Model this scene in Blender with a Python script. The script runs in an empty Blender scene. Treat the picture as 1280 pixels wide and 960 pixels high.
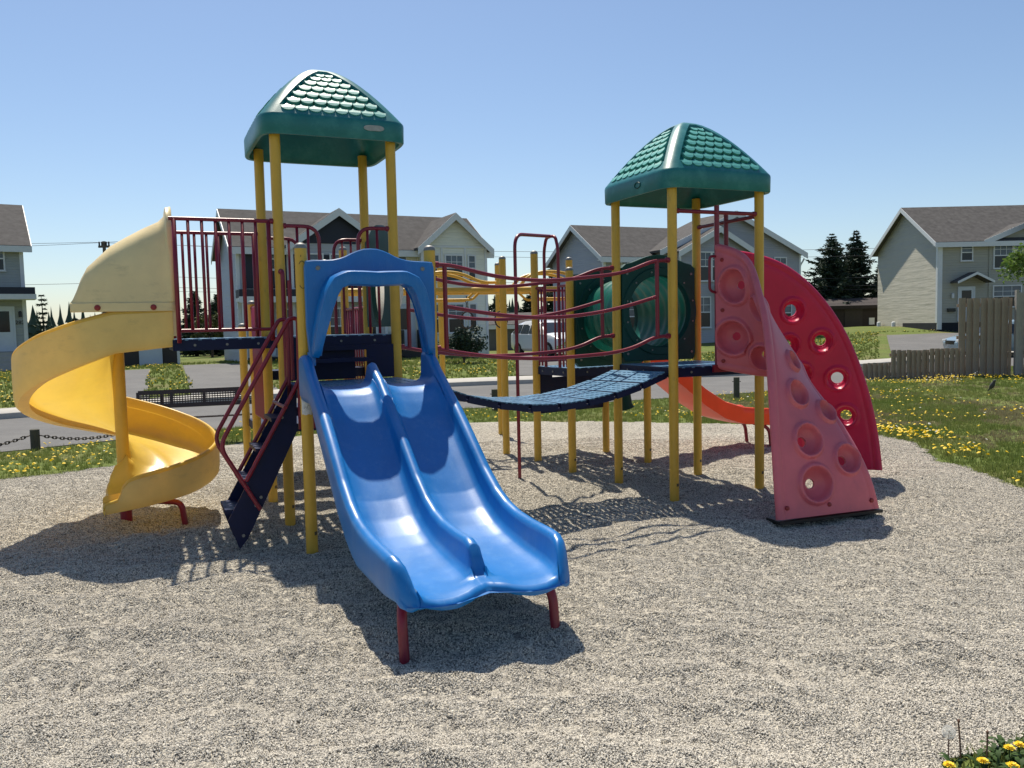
import bpy, bmesh, math, random
import numpy as np
from mathutils import Vector, Matrix, noise
random.seed(7); rs = np.random.RandomState(7)
C = bpy.context.scene.collection
SC = bpy.context.scene

# ---------------------------------------------------------------- camera, light
def cam_setup():
    cd = bpy.data.cameras.new("camera"); co = bpy.data.objects.new("camera", cd); C.objects.link(co)
    p, r = math.radians(3.99), math.radians(1.27)
    fw = Vector((0, math.cos(p), -math.sin(p))); up = Vector((0, math.sin(p), math.cos(p))); rt = Vector((1, 0, 0))
    R = rt*math.cos(r) - up*math.sin(r); U = rt*math.sin(r) + up*math.cos(r)
    m = Matrix((R, U, -fw)).transposed().to_4x4(); m.translation = (0, 0, 1.68)
    co.matrix_world = m
    cd.sensor_fit = 'HORIZONTAL'; cd.sensor_width = 36; cd.lens = 1040/1280*36
    cd.clip_start = .05; cd.clip_end = 5000
    SC.camera = co
cam_setup()
SUN_EL, SUN_ROT = 61.5, -17
w = bpy.data.worlds.new("World"); SC.world = w; w.use_nodes = True
nt = w.node_tree
sky = nt.nodes.new("ShaderNodeTexSky"); sky.sky_type = 'NISHITA'; sky.sun_disc = False
sky.sun_elevation = math.radians(SUN_EL); sky.sun_rotation = math.radians(SUN_ROT)
sky.air_density = 1.0; sky.dust_density = .6; sky.ozone_density = 3.2; sky.altitude = 50
nt.links.new(sky.outputs[0], nt.nodes["Background"].inputs[0])
nt.nodes["Background"].inputs[1].default_value = .096
sd = bpy.data.lights.new("sun", 'SUN'); so = bpy.data.objects.new("sun", sd); C.objects.link(so)
sd.energy = 5.0; sd.angle = math.radians(.53); sd.color = (1, .92, .79)
sv = Vector((math.sin(math.radians(SUN_ROT))*math.cos(math.radians(SUN_EL)), math.cos(math.radians(SUN_ROT))*math.cos(math.radians(SUN_EL)), math.sin(math.radians(SUN_EL))))
so.rotation_euler = sv.to_track_quat('Z', 'Y').to_euler(); so.location = (0, 0, 30)
SC.view_settings.view_transform = 'Standard'; SC.view_settings.look = 'None'
SC.view_settings.exposure = .36; SC.view_settings.gamma = 1; SC.view_settings.use_curve_mapping = False

# ---------------------------------------------------------------- materials
M = {}
def mat(name, col, rough=.5, var=.12, scale=6, bump=0, bscale=60, metal=0, coat=0, trans=0, col2=None, spec=None, stretch=None):
    m = bpy.data.materials.new(name); m.use_nodes = True; t = m.node_tree; N = t.nodes; L = t.links
    b = N["Principled BSDF"]; b.inputs["Roughness"].default_value = rough; b.inputs["Metallic"].default_value = metal
    if spec is not None: b.inputs["Specular IOR Level"].default_value = spec
    if coat: b.inputs["Coat Weight"].default_value = coat; b.inputs["Coat Roughness"].default_value = .15
    tc = N.new("ShaderNodeTexCoord"); src = tc.outputs["Object"]
    if stretch:
        mp = N.new("ShaderNodeMapping"); mp.inputs["Scale"].default_value = stretch; L.new(src, mp.inputs[0]); src = mp.outputs[0]
    nz = N.new("ShaderNodeTexNoise"); nz.inputs["Scale"].default_value = scale; nz.inputs["Detail"].default_value = 6; nz.inputs["Roughness"].default_value = .65
    L.new(src, nz.inputs["Vector"])
    rp = N.new("ShaderNodeValToRGB"); rp.color_ramp.elements[0].position = .3; rp.color_ramp.elements[1].position = .7
    c2 = col2 or tuple(min(1, c*(1+var)) for c in col); c1 = tuple(c*(1-var) for c in col) if not col2 else col
    rp.color_ramp.elements[0].color = (*c1, 1); rp.color_ramp.elements[1].color = (*c2, 1)
    L.new(nz.outputs["Fac"], rp.inputs[0]); L.new(rp.outputs[0], b.inputs["Base Color"])
    if bump:
        n2 = N.new("ShaderNodeTexNoise"); n2.inputs["Scale"].default_value = bscale; n2.inputs["Detail"].default_value = 4; L.new(src, n2.inputs["Vector"])
        bp = N.new("ShaderNodeBump"); bp.inputs["Strength"].default_value = bump; bp.inputs["Distance"].default_value = .01
        L.new(n2.outputs["Fac"], bp.inputs["Height"]); L.new(bp.outputs[0], b.inputs["Normal"])
    # roughness wear
    mr = N.new("ShaderNodeMapRange"); mr.inputs[3].default_value = max(0.02, rough-.08); mr.inputs[4].default_value = min(1, rough+.12)
    L.new(nz.outputs["Fac"], mr.inputs[0]); L.new(mr.outputs[0], b.inputs["Roughness"])
    if trans:
        tr = N.new("ShaderNodeBsdfTranslucent"); L.new(rp.outputs[0], tr.inputs[0])
        mx = N.new("ShaderNodeMixShader"); mx.inputs[0].default_value = trans
        L.new(b.outputs[0], mx.inputs[1]); L.new(tr.outputs[0], mx.inputs[2]); L.new(mx.outputs[0], N["Material Output"].inputs[0])
    M[name] = m; return m
def weather(name, col=(.35, .28, .16), amount=.35, scale=3., lo=.55, hi=.75, stretch=(1, 1, 3)):
    """scuffs / dirt patches with a shape of their own over a base material"""
    m = M[name]; t = m.node_tree; N = t.nodes; L = t.links; b = N["Principled BSDF"]
    old = b.inputs["Base Color"].links[0].from_socket
    tc = N.new("ShaderNodeTexCoord"); mp = N.new("ShaderNodeMapping"); mp.inputs["Scale"].default_value = stretch
    L.new(tc.outputs["Object"], mp.inputs[0])
    nz = N.new("ShaderNodeTexNoise"); nz.inputs["Scale"].default_value = scale; nz.inputs["Detail"].default_value = 9; nz.inputs["Roughness"].default_value = .72
    L.new(mp.outputs[0], nz.inputs["Vector"])
    mr = N.new("ShaderNodeMapRange"); mr.inputs[1].default_value = lo; mr.inputs[2].default_value = hi; mr.inputs[4].default_value = amount
    L.new(nz.outputs["Fac"], mr.inputs[0])
    mx = N.new("ShaderNodeMixRGB"); L.new(mr.outputs[0], mx.inputs[0]); L.new(old, mx.inputs[1]); mx.inputs[2].default_value = (*col, 1)
    L.new(mx.outputs[0], b.inputs["Base Color"])
mat("yellow_post", (.66, .39, .045), .42, .08, 5, .08, 120); weather("yellow_post", (.30, .20, .06), .45, 9, .58, .72, (1, 1, .6))
mat("yellow_plastic", (.86, .60, .095), .34, .06, 3, .05, 80, trans=.34); weather("yellow_plastic", (.58, .40, .15), .6, 2.2, .45, .75, (1, 1, 2))
mat("faded_yellow", (.88, .64, .21), .45, .10, 2.5, .06, 80, trans=.16); weather("faded_yellow", (.40, .30, .14), .5, 3, .55, .75, (1, 1, 2.5))
mat("cream_plastic", (.86, .69, .36), .4, .08, 3, .06, 80, trans=.08); weather("cream_plastic", (.34, .28, .17), .45, 4, .55, .75, (1, 1, 2.5))
mat("red_paint", (.21, .010, .028), .34, .12, 8, .05, 150)
mat("red_bolt", (.28, .02, .02), .45, .1)
mat("blue_plastic", (.002, .152, .46), .36, .08, 4, .03, 90, coat=.05); weather("blue_plastic", (.10, .27, .52), .40, 5, .50, .80, (3, 3, .5)); weather("blue_plastic", (.22, .38, .55), .32, 34, .60, .72, (5, .7, .7))
mat("navy_steel", (.004, .009, .046), .45, .15, 10, .1, 200, spec=.25)
mat("deck_coating", (.115, .25, .40), .28, .15, 12, .15, 200)
mat("faded_lit_green", (.085, .36, .32), .40, .15, 9, .05, 100)  # shingles: sun fading, plus their glint put into the paler colour
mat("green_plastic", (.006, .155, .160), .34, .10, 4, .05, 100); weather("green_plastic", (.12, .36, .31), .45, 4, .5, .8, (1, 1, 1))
mat("tunnel_green", (.010, .13, .095), .3, .1, 4, .05, 80, trans=.14)
mat("dark_green_panel", (.010, .060, .050), .5, .1, 4, .05, 80, spec=.2)
mat("pink_plastic", (.64, .138, .172), .42, .10, 3, .08, 100, trans=.05); weather("pink_plastic", (.36, .09, .15), .45, 5, .54, .75, (1, 1, .7))
mat("red_plastic", (.60, .014, .080), .36, .10, 3, .06, 100, trans=.24); weather("red_plastic", (.28, .01, .04), .35, 4, .55, .78, (1, 1, .7))
mat("orange_plastic", (.80, .085, .012), .32, .08, 3, .04, 90, trans=.2)
mat("clear_bubble", (.72, .70, .62), .15, .05, 3, trans=.6)
mat("galvanised", (.22, .22, .21), .5, .15, 10, .1, 100, metal=.4)
mat("badge_grey", (.35, .36, .34), .5, .15, 30)
mat("sticker", (.62, .62, .60), .5, .2, 40)
mat("ink", (.02, .02, .02), .5)
mat("stain", (.10, .07, .03), .6)
mat("black_steel", (.010, .009, .009), .45, .2, 10)
mat("bench_brown", (.045, .030, .026), .5, .2, 10)
mat("timber_post", (.075, .072, .055), .85, .25, 14, .5, 60)
mat("chain_steel", (.04, .035, .03), .5, .2, 20, metal=.5)
mat("fence_board", (.30, .235, .175), .85, .25, 6, .4, 60, stretch=(12, 12, 1.2)); weather("fence_board", (.36, .31, .25), .5, 4, .45, .7, (6, 6, .6))
mat("fence_board_pale", (.34, .31, .27), .85, .2, 6, .4, 60, stretch=(12, 12, 1.2))
mat("shed_dark", (.035, .026, .024), .85, .25, 5, .4, 30)
mat("concrete", (.42, .40, .36), .85, .12, 5, .3, 60); weather("concrete", (.25, .23, .20), .4, 2, .5, .75, (1, 1, 1))
mat("white_trim", (.62, .64, .66), .5, .05, 5)
mat("roof_shingle", (.060, .057, .056), .92, .0, 3.5, .6, 25, col2=(.115, .110, .107), spec=.15); 
mat("foundation", (.012, .014, .02), .9, .3, 3)
mat("navy_siding", (.010, .014, .030), .6, .1, 3)
mat("grey_wall", (.12, .12, .12), .8)
mat("brown_wall", (.05, .04, .036), .8)
mat("door_white", (.55, .60, .66), .5, .04)
mat("black_thing", (.012, .012, .012), .4)
mat("bark", (.06, .045, .035), .9, .3, 10, .6, 40)
mat("spruce_needles", (.018, .038, .024), .75, .45, .9, 0, col2=(.040, .070, .036))
mat("leaf_green", (.12, .20, .035), .6, .3, 1.5, trans=.3)
mat("dark_leaf", (.022, .045, .028), .7, .35, 2)
mat("olive_leaf", (.075, .085, .025), .7, .35, 1, trans=.15)
mat("petal_yellow", (.86, .60, .010), .55, .12, 40, trans=.15)
mat("seed_white", (.75, .74, .70), .8, .05, trans=.3)
mat("dry_stem", (.16, .085, .055), .8)
mat("weed_leaf", (.040, .080, .018), .6, .35, 20, trans=.2, spec=.25)
mat("dry_grass", (.27, .235, .12), .8, .3, 1, trans=.3)
mat("white_car", (.78, .79, .80), .18, .02, 3, coat=.6)
mat("blue_car", (.20, .28, .33), .2, .05, 3, coat=.6)
mat("tyre", (.012, .012, .012), .8)
mat("rim_metal", (.45, .45, .46), .3, .05, metal=.8)
mat("headlight", (.55, .58, .60), .12)
mat("car_glass", (.02, .025, .03), .06, .1, 2, spec=.8)
mat("bird_grey", (.05, .05, .055), .7, .3, 60)
mat("sign_white", (.8, .8, .78), .5, .04)
mat("sign_red", (.5, .02, .02), .5)
mat("pole_wood", (.11, .09, .075), .9)
mat("cable", (.05, .05, .055), .6)

def siding(name, col, pitch=.125):
    m = mat(name, col, .55, .05, 1.2); t = m.node_tree; N = t.nodes; L = t.links; b = N["Principled BSDF"]
    tc = N.new("ShaderNodeTexCoord"); sp = N.new("ShaderNodeSeparateXYZ"); L.new(tc.outputs["Object"], sp.inputs[0])
    d = N.new("ShaderNodeMath"); d.operation = 'DIVIDE'; d.inputs[1].default_value = pitch; L.new(sp.outputs[2], d.inputs[0])
    f = N.new("ShaderNodeMath"); f.operation = 'FRACT'; L.new(d.outputs[0], f.inputs[0])
    p = N.new("ShaderNodeMath"); p.operation = 'SUBTRACT'; p.inputs[0].default_value = 1; L.new(f.outputs[0], p.inputs[1])
    bp = N.new("ShaderNodeBump"); bp.inputs["Strength"].default_value = 1; bp.inputs["Distance"].default_value = .035
    mp = N.new("ShaderNodeMapping"); mp.inputs["Scale"].default_value = (.35, .35, 2.6); L.new(tc.outputs["Object"], mp.inputs[0])
    wv = N.new("ShaderNodeTexNoise"); wv.inputs["Scale"].default_value = 1.3; wv.inputs["Detail"].default_value = 2; L.new(mp.outputs[0], wv.inputs["Vector"])
    ad = N.new("ShaderNodeMath"); ad.operation = 'MULTIPLY_ADD'; ad.inputs[1].default_value = 1.5; L.new(wv.outputs["Fac"], ad.inputs[0]); L.new(p.outputs[0], ad.inputs[2])
    L.new(ad.outputs[0], bp.inputs["Height"]); L.new(bp.outputs[0], b.inputs["Normal"])
siding("siding_grey", (.42, .43, .44)); siding("siding_cream", (.80, .775, .64)); siding("siding_beige", (.36, .345, .28), .15); siding("siding_bluegrey", (.36, .365, .38)); siding("siding_sage", (.33, .35, .33))

def glass_mat():
    mat("glass_pale", (.09, .115, .15), .06, .5, .8, spec=.4)  # upper panes: reflected sky painted in as a lighter glass colour
    m = mat("window_glass", (.014, .019, .028), .04, .3, .6, spec=.35)
glass_mat()

def gravel_mat():
    m = bpy.data.materials.new("gravel"); m.use_nodes = True; t = m.node_tree; N = t.nodes; L = t.links
    b = N["Principled BSDF"]; b.inputs["Roughness"].default_value = .9; b.inputs["Specular IOR Level"].default_value = .2
    tc = N.new("ShaderNodeTexCoord")
    nz = N.new("ShaderNodeTexNoise"); nz.inputs["Scale"].default_value = 30; L.new(tc.outputs["Object"], nz.inputs["Vector"])
    mxv = N.new("ShaderNodeMixRGB"); mxv.inputs[0].default_value = .012; L.new(tc.outputs["Object"], mxv.inputs[1]); L.new(nz.outputs["Color"], mxv.inputs[2])
    vo = N.new("ShaderNodeTexVoronoi"); vo.inputs["Scale"].default_value = 80; L.new(mxv.outputs[0], vo.inputs["Vector"])
    sp = N.new("ShaderNodeSeparateColor"); L.new(vo.outputs["Color"], sp.inputs[0])
    rp = N.new("ShaderNodeValToRGB"); e = rp.color_ramp.elements
    e[0].position = 0; e[0].color = (.13, .12, .10, 1); e[1].position = 1; e[1].color = (.62, .57, .465, 1)
    for ps, c in ((.14, (.19, .178, .155)), (.30, (.31, .285, .24)), (.55, (.43, .395, .33)), (.82, (.52, .48, .395))):
        x = e.new(ps); x.color = (*c, 1)
    L.new(sp.outputs[0], rp.inputs[0])
    # broad patches: finer dust / coarser stones
    n2 = N.new("ShaderNodeTexNoise"); n2.inputs["Scale"].default_value = 1.1; n2.inputs["Detail"].default_value = 5; L.new(tc.outputs["Object"], n2.inputs["Vector"])
    mr = N.new("ShaderNodeMapRange"); mr.inputs[1].default_value = .3; mr.inputs[2].default_value = .7; mr.inputs[3].default_value = .74; mr.inputs[4].default_value = .92
    L.new(n2.outputs["Fac"], mr.inputs[0])
    mu = N.new("ShaderNodeMixRGB"); mu.blend_type = 'MULTIPLY'; mu.inputs[0].default_value = 1; L.new(rp.outputs[0], mu.inputs[1]); L.new(mr.outputs[0], mu.inputs[2])
    L.new(mu.outputs[0], b.inputs["Base Color"])
    inv = N.new("ShaderNodeMath"); inv.operation = 'SUBTRACT'; inv.inputs[0].default_value = 1; L.new(vo.outputs["Distance"], inv.inputs[1])
    n3 = N.new("ShaderNodeTexNoise"); n3.inputs["Scale"].default_value = 22; n3.inputs["Detail"].default_value = 3; L.new(tc.outputs["Object"], n3.inputs["Vector"])
    ad = N.new("ShaderNodeMath"); ad.operation = 'MULTIPLY_ADD'; ad.inputs[1].default_value = 1.4; L.new(n3.outputs["Fac"], ad.inputs[0]); L.new(inv.outputs[0], ad.inputs[2])
    bp = N.new("ShaderNodeBump"); bp.inputs["Strength"].default_value = .9; bp.inputs["Distance"].default_value = .008
    L.new(ad.outputs[0], bp.inputs["Height"]); L.new(bp.outputs[0], b.inputs["Normal"])
    M["gravel"] = m
gravel_mat()
def stone_mat():
    m = bpy.data.materials.new("stone"); m.use_nodes = True; t = m.node_tree; N = t.nodes; L = t.links
    b = N["Principled BSDF"]; b.inputs["Roughness"].default_value = .85; b.inputs["Specular IOR Level"].default_value = .25
    oi = N.new("ShaderNodeObjectInfo"); rp = N.new("ShaderNodeValToRGB"); e = rp.color_ramp.elements
    e[0].position = 0; e[0].color = (.12, .115, .10, 1); e[1].position = 1; e[1].color = (.84, .78, .655, 1)
    for ps, c in ((.10, (.20, .19, .17)), (.24, (.44, .41, .345)), (.52, (.575, .53, .45)), (.82, (.68, .63, .535))):
        x = e.new(ps); x.color = (*c, 1)
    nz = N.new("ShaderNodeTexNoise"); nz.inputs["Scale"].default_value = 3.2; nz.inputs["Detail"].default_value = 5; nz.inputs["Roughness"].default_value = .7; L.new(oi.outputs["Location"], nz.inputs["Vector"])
    mr = N.new("ShaderNodeMapRange"); mr.inputs[1].default_value = .52; mr.inputs[2].default_value = .72; mr.inputs[4].default_value = -.24; L.new(nz.outputs["Fac"], mr.inputs[0])  # shade of dents in the gravel, painted as patches of darker stones
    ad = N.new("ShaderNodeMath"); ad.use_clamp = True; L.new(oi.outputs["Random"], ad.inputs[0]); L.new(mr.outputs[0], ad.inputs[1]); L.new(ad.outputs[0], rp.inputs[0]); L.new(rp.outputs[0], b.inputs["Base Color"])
    M["stone"] = m
stone_mat()
def ground_mat():
    m = mat("lawn_soil", (.085, .12, .03), .95, 0, 1.2, .8, 60, col2=(.15, .18, .05), spec=.1)
    t = m.node_tree; N = t.nodes; L = t.links; b = N["Principled BSDF"]
    old = b.inputs["Base Color"].links[0].from_socket
    tc = N.new("ShaderNodeTexCoord"); nz = N.new("ShaderNodeTexNoise"); nz.inputs["Scale"].default_value = .55; nz.inputs["Detail"].default_value = 7; L.new(tc.outputs["Object"], nz.inputs["Vector"])
    mr = N.new("ShaderNodeMapRange"); mr.inputs[1].default_value = .48; mr.inputs[2].default_value = .68; mr.inputs[4].default_value = .75; L.new(nz.outputs["Fac"], mr.inputs[0])
    mx = N.new("ShaderNodeMixRGB"); L.new(mr.outputs[0], mx.inputs[0]); L.new(old, mx.inputs[1]); mx.inputs[2].default_value = (.17, .145, .07, 1)
    n2 = N.new("ShaderNodeTexNoise"); n2.inputs["Scale"].default_value = 14; n2.inputs["Detail"].default_value = 5; L.new(tc.outputs["Object"], n2.inputs["Vector"])
    m2 = N.new("ShaderNodeMapRange"); m2.inputs[1].default_value = .3; m2.inputs[2].default_value = .7; m2.inputs[3].default_value = .6; m2.inputs[4].default_value = 1.35; L.new(n2.outputs["Fac"], m2.inputs[0])
    mu = N.new("ShaderNodeMixRGB"); mu.blend_type = 'MULTIPLY'; mu.inputs[0].default_value = 1; L.new(mx.outputs[0], mu.inputs[1]); L.new(m2.outputs[0], mu.inputs[2])
    L.new(mu.outputs[0], b.inputs["Base Color"])
ground_mat()
mat("asphalt", (.115, .113, .110), .92, .12, 8, .4, 120); weather("asphalt", (.19, .185, .175), .5, .8, .45, .7, (1, 1, 1))
def blade_mat():
    m = mat("grass_blade", (.13, .19, .040), .65, 0, .7, 0, col2=(.25, .27, .085), trans=.4, spec=.2)
    t = m.node_tree; N = t.nodes; L = t.links; b = N["Principled BSDF"]
blade_mat()

# ---------------------------------------------------------------- mesh helpers
def V(*a): return Vector(a)
class MB:
    def __init__(s): s.v = []; s.f = []; s.sm = []
    def add(s, vs, fs, smooth=False):
        o = len(s.v); s.v += [tuple(x) for x in vs]; s.f += [tuple(i+o for i in f) for f in fs]; s.sm += [smooth]*len(fs); return s
    def obox(s, c, ax, ay, az, sx, sy, sz):
        c = Vector(c); ax, ay, az = Vector(ax)*sx/2, Vector(ay)*sy/2, Vector(az)*sz/2
        p = [c+i*ax+j*ay+k*az for k in (-1, 1) for j in (-1, 1) for i in (-1, 1)]
        return s.add(p, [(0, 2, 3, 1), (4, 5, 7, 6), (0, 1, 5, 4), (2, 6, 7, 3), (0, 4, 6, 2), (1, 3, 7, 5)])
    def box(s, lo, hi):
        lo, hi = Vector(lo), Vector(hi); return s.obox((lo+hi)/2, (1, 0, 0), (0, 1, 0), (0, 0, 1), *(hi-lo))
    def tube(s, pts, r, n=10, caps=True, closed=False):
        pts = [Vector(p) for p in pts]; N = len(pts); rr = r if hasattr(r, '__len__') else [r]*N
        T = []
        for i in range(N):
            a = pts[(i-1) % N] if (i > 0 or closed) else pts[i]; b = pts[(i+1) % N] if (i < N-1 or closed) else pts[i]
            T.append((b-a).normalized() if (b-a).length > 1e-9 else Vector((0, 0, 1)))
        ref = Vector((0, 0, 1)) if abs(T[0].z) < .9 else Vector((1, 0, 0))
        x = T[0].cross(ref).normalized(); vs = []; fs = []
        for i in range(N):
            x = (x - T[i]*x.dot(T[i])).normalized(); y = T[i].cross(x)
            vs += [pts[i]+(x*math.cos(2*math.pi*k/n)+y*math.sin(2*math.pi*k/n))*rr[i] for k in range(n)]
        for i in range(N if closed else N-1):
            j = (i+1) % N
            fs += [(i*n+k, i*n+(k+1) % n, j*n+(k+1) % n, j*n+k) for k in range(n)]
        s.add(vs, fs, True)
        if caps and not closed:
            s.add(vs[:n], [tuple(range(n-1, -1, -1))]); s.add(vs[-n:], [tuple(range(n))])
        return s
    def cyl(s, c, r, z0, z1, n=16, dome=0):
        c = Vector(c); prof = [(r, z0), (r, z1)]
        if dome: prof += [(r*math.cos(a), z1+dome*math.sin(a)) for a in (.4, .8, 1.15)]
        vs = []; fs = []
        for rad, z in prof: vs += [(c.x+rad*math.cos(2*math.pi*k/n), c.y+rad*math.sin(2*math.pi*k/n), z) for k in range(n)]
        for i in range(len(prof)-1): fs += [(i*n+k, i*n+(k+1) % n, (i+1)*n+(k+1) % n, (i+1)*n+k) for k in range(n)]
        s.add(vs, fs, True); s.add(vs[-n:], [tuple(range(n))], bool(dome)); s.add(vs[:n], [tuple(range(n-1, -1, -1))])
        return s
    def grid(s, rows, smooth=True, closeu=False, closev=False, flip=False):
        n = len(rows); m = len(rows[0]); vs = [p for r in rows for p in r]; fs = []
        for i in range(n if closeu else n-1):
            for j in range(m if closev else m-1):
                a, b, c, d = i*m+j, i*m+(j+1) % m, ((i+1) % n)*m+(j+1) % m, ((i+1) % n)*m+j
                fs.append((a, d, c, b) if flip else (a, b, c, d))
        return s.add(vs, fs, smooth)
    def poly_ext(s, pts, d):
        """extrude planar polygon pts along vector d (caps ngons)"""
        n = len(pts); pts = [Vector(p) for p in pts]; d = Vector(d)
        return s.add(pts+[p+d for p in pts], [tuple(range(n-1, -1, -1)), tuple(range(n, 2*n))]+[(i, (i+1) % n, n+(i+1) % n, n+i) for i in range(n)])
    def mesh(s, name, m, org=(0, 0, 0), bevel=0, fix=True):
        me = bpy.data.meshes.new(name); o = Vector(org)
        me.from_pydata([tuple(Vector(p)-o) for p in s.v], [], s.f); me.polygons.foreach_set("use_smooth", s.sm)
        if fix or bevel:
            b = bmesh.new(); b.from_mesh(me); bmesh.ops.remove_doubles(b, verts=b.verts, dist=1e-5)
            bmesh.ops.recalc_face_normals(b, faces=b.faces)
            if bevel: bmesh.ops.bevel(b, geom=[e for e in b.edges if len(e.link_faces) == 2 and e.calc_face_angle(0) > .6], offset=bevel, segments=2, affect='EDGES', profile=.5)
            b.to_mesh(me); b.free()
        for x in (m if isinstance(m, (list, tuple)) else [m]): me.materials.append(M[x])
        me.update(); return me
    def build(s, name, m, parent=None, bevel=0, label=None, auto=True, fix=True):
        me = s.mesh(name, m, root_loc(parent), bevel, fix)
        o = bpy.data.objects.new(name, me); C.objects.link(o); o.parent = parent
        if label: o["label"] = label
        if auto: sharp(me)
        return o
def sharp(me, ang=math.radians(38)):
    try: me.set_sharp_from_angle(angle=ang)
    except Exception: pass
def root_loc(p):
    l = Vector((0, 0, 0))
    while p is not None: l += p.location; p = p.parent
    return l
def thing(name, loc, label, cat, group=None):
    o = bpy.data.objects.new(name, None); C.objects.link(o); o.location = loc; o.empty_display_size = .1
    return tag(o, label, cat, group)
def tag(o, label=None, cat=None, group=None, kind=None):
    if label: o["label"] = label
    if cat: o["category"] = cat
    if group: o["group"] = group
    if kind: o["kind"] = kind
    return o
def inst(name, me, parent, mw):
    """object of shared mesh placed with world matrix mw under parent (parents only translated)"""
    o = bpy.data.objects.new(name, me); C.objects.link(o); o.parent = parent
    m = mw.copy(); m.translation = m.translation-root_loc(parent); o.matrix_local = m; return o
def frame(o, x, y, z): return Matrix(((x[0], y[0], z[0], o[0]), (x[1], y[1], z[1], o[1]), (x[2], y[2], z[2], o[2]), (0, 0, 0, 1)))
def fillet(pts, r, k=6):
    pts = [Vector(p) for p in pts]; out = [pts[0]]
    for i in range(1, len(pts)-1):
        a, b, c = pts[i-1], pts[i], pts[i+1]; d1, d2 = (a-b), (c-b); q = min(r, d1.length*.48, d2.length*.48)
        p0, p2 = b+d1.normalized()*q, b+d2.normalized()*q
        for j in range(k+1):
            t = j/k; out.append(p0*(1-t)**2+b*2*t*(1-t)+p2*t*t)
    return out+[pts[-1]]
def smooth01(t): t = max(0, min(1, t)); return t*t*(3-2*t)
def interp(tab, x):
    xs = [t[0] for t in tab]; return [float(np.interp(x, xs, [t[k] for t in tab])) for k in range(1, len(tab[0]))]
def spline(P, n):
    P = np.array(P, float); d = np.r_[0, np.cumsum(np.linalg.norm(np.diff(P, axis=0), axis=1))]; d /= d[-1]
    N = len(P); h = np.diff(d); A = np.eye(N); rh = np.zeros(P.shape)
    for i in range(1, N-1):
        A[i, i-1] = h[i-1]; A[i, i] = 2*(h[i-1]+h[i]); A[i, i+1] = h[i]; rh[i] = 6*((P[i+1]-P[i])/h[i]-(P[i]-P[i-1])/h[i-1])
    m = np.linalg.solve(A, rh); out = []
    for x in np.linspace(0, 1, n):
        i = min(np.searchsorted(d, x, 'right')-1, N-2); a = d[i+1]-x; b = x-d[i]
        out.append((m[i]*a**3+m[i+1]*b**3)/(6*h[i])+(P[i]/h[i]-m[i]*h[i]/6)*a+(P[i+1]/h[i]-m[i+1]*h[i]/6)*b)
    return np.array(out)
# ================================================================ the setting
FARK = [(-120, -52), (-40, -6), (-16, 12.2), (-10.4, 16.9), (-6, 20.6), (-1.9, 23.4), (1.9, 24.2), (7.1, 25.3), (12.7, 28.8), (25, 37), (60, 56), (140, 95)]
NEAR = [(-120, -62), (-40, -14), (-12, 8.3), (-7.5, 12.0), (-4.5, 14.9), (-1.5, 17.0), (1.7, 17.6), (5.8, 19.4), (10.6, 23.2), (16, 27), (25, 32.5), (60, 50), (140, 88)]
yk = lambda x: float(np.interp(x, [p[0] for p in FARK], [p[1] for p in FARK]))
yn = lambda x: float(np.interp(x, [p[0] for p in NEAR], [p[1] for p in NEAR]))
slope_at = lambda x: float(np.interp(x, [-30, -20, -12, 5, 14, 25, 60], [0, .002, .016, .012, .03, .06, .06]))
def H(x, y):
    k = yk(x)+1.55
    if y < k: return 0.0 if y < k-.6 else .13*smooth01((y-k+.6)/.6)
    return .13+slope_at(x)*min(y-k, 16)
def axis(lo, hi, a, b, s, far):
    x = list(np.arange(a, b+1e-6, s)); st = s
    p = a
    while p > lo: st = min(st*1.25, far); p -= st; x.insert(0, p)
    st = s; p = b
    while p < hi: st = min(st*1.25, far); p += st; x.append(p)
    return x
xs = axis(-900, 900, -22, 34, .6, 60); ys = axis(-60, 1500, 2, 52, .5, 60)
def strip(name, m, e0, e1, z, x0, x1, kind="structure", n=90):
    rows = []
    for x in np.linspace(x0, x1, n):
        a, b = e0(x), e1(x); rows.append([V(x, a+(b-a)*k/4, z+.0) for k in range(5)])
    o = MB().grid(rows, flip=True).build(name, m, fix=False, auto=False); o["kind"] = kind; return o
# perpendicular offset ~ use plain y offsets; road sheet 1 cm above the ground sheet
strip("road", "asphalt", yn, lambda x: yk(x)+.02, .012, -70, 90)
def kerb():
    mb = MB(); prof = [(0, -.05), (0.015, .125), (.04, .14), (1.5, .15), (1.56, .10)]
    mb.grid([[V(x, yk(x)+a, z) for a, z in prof] for x in np.linspace(-70, 90, 140)], smooth=False, flip=True)
    o = mb.build("pavement", "concrete", fix=False); o["kind"] = "structure"
kerb()
def drive(pts0, pts1, m="asphalt"):
    rows = []
    for t in np.linspace(0, 1, 20):
        a = V(*pts0[0]).lerp(V(*pts0[1]), t); b = V(*pts1[0]).lerp(V(*pts1[1]), t)
        rows.append([(lambda p: V(p.x, p.y, H(p.x, p.y)+.02))(a.lerp(b, k/6)) for k in range(7)])
    o = MB().grid(rows).build("driveway", m, fix=False, auto=False); o["kind"] = "structure"
drive([(-9.7, 19.1), (-15.2, 31.5)], [(-8.75, 20.0), (-13.7, 31.5)])
drive([(-8.0, 20.7), (-13.6, 34.4)], [(-6.2, 22.0), (-10.6, 33.5)])
drive([(.2, 25.6), (.2, 42)], [(3.2, 26), (3.2, 42)])
drive([(14.5, 31.6), (21.2, 47)], [(18.5, 34), (28.5, 49)])

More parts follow.
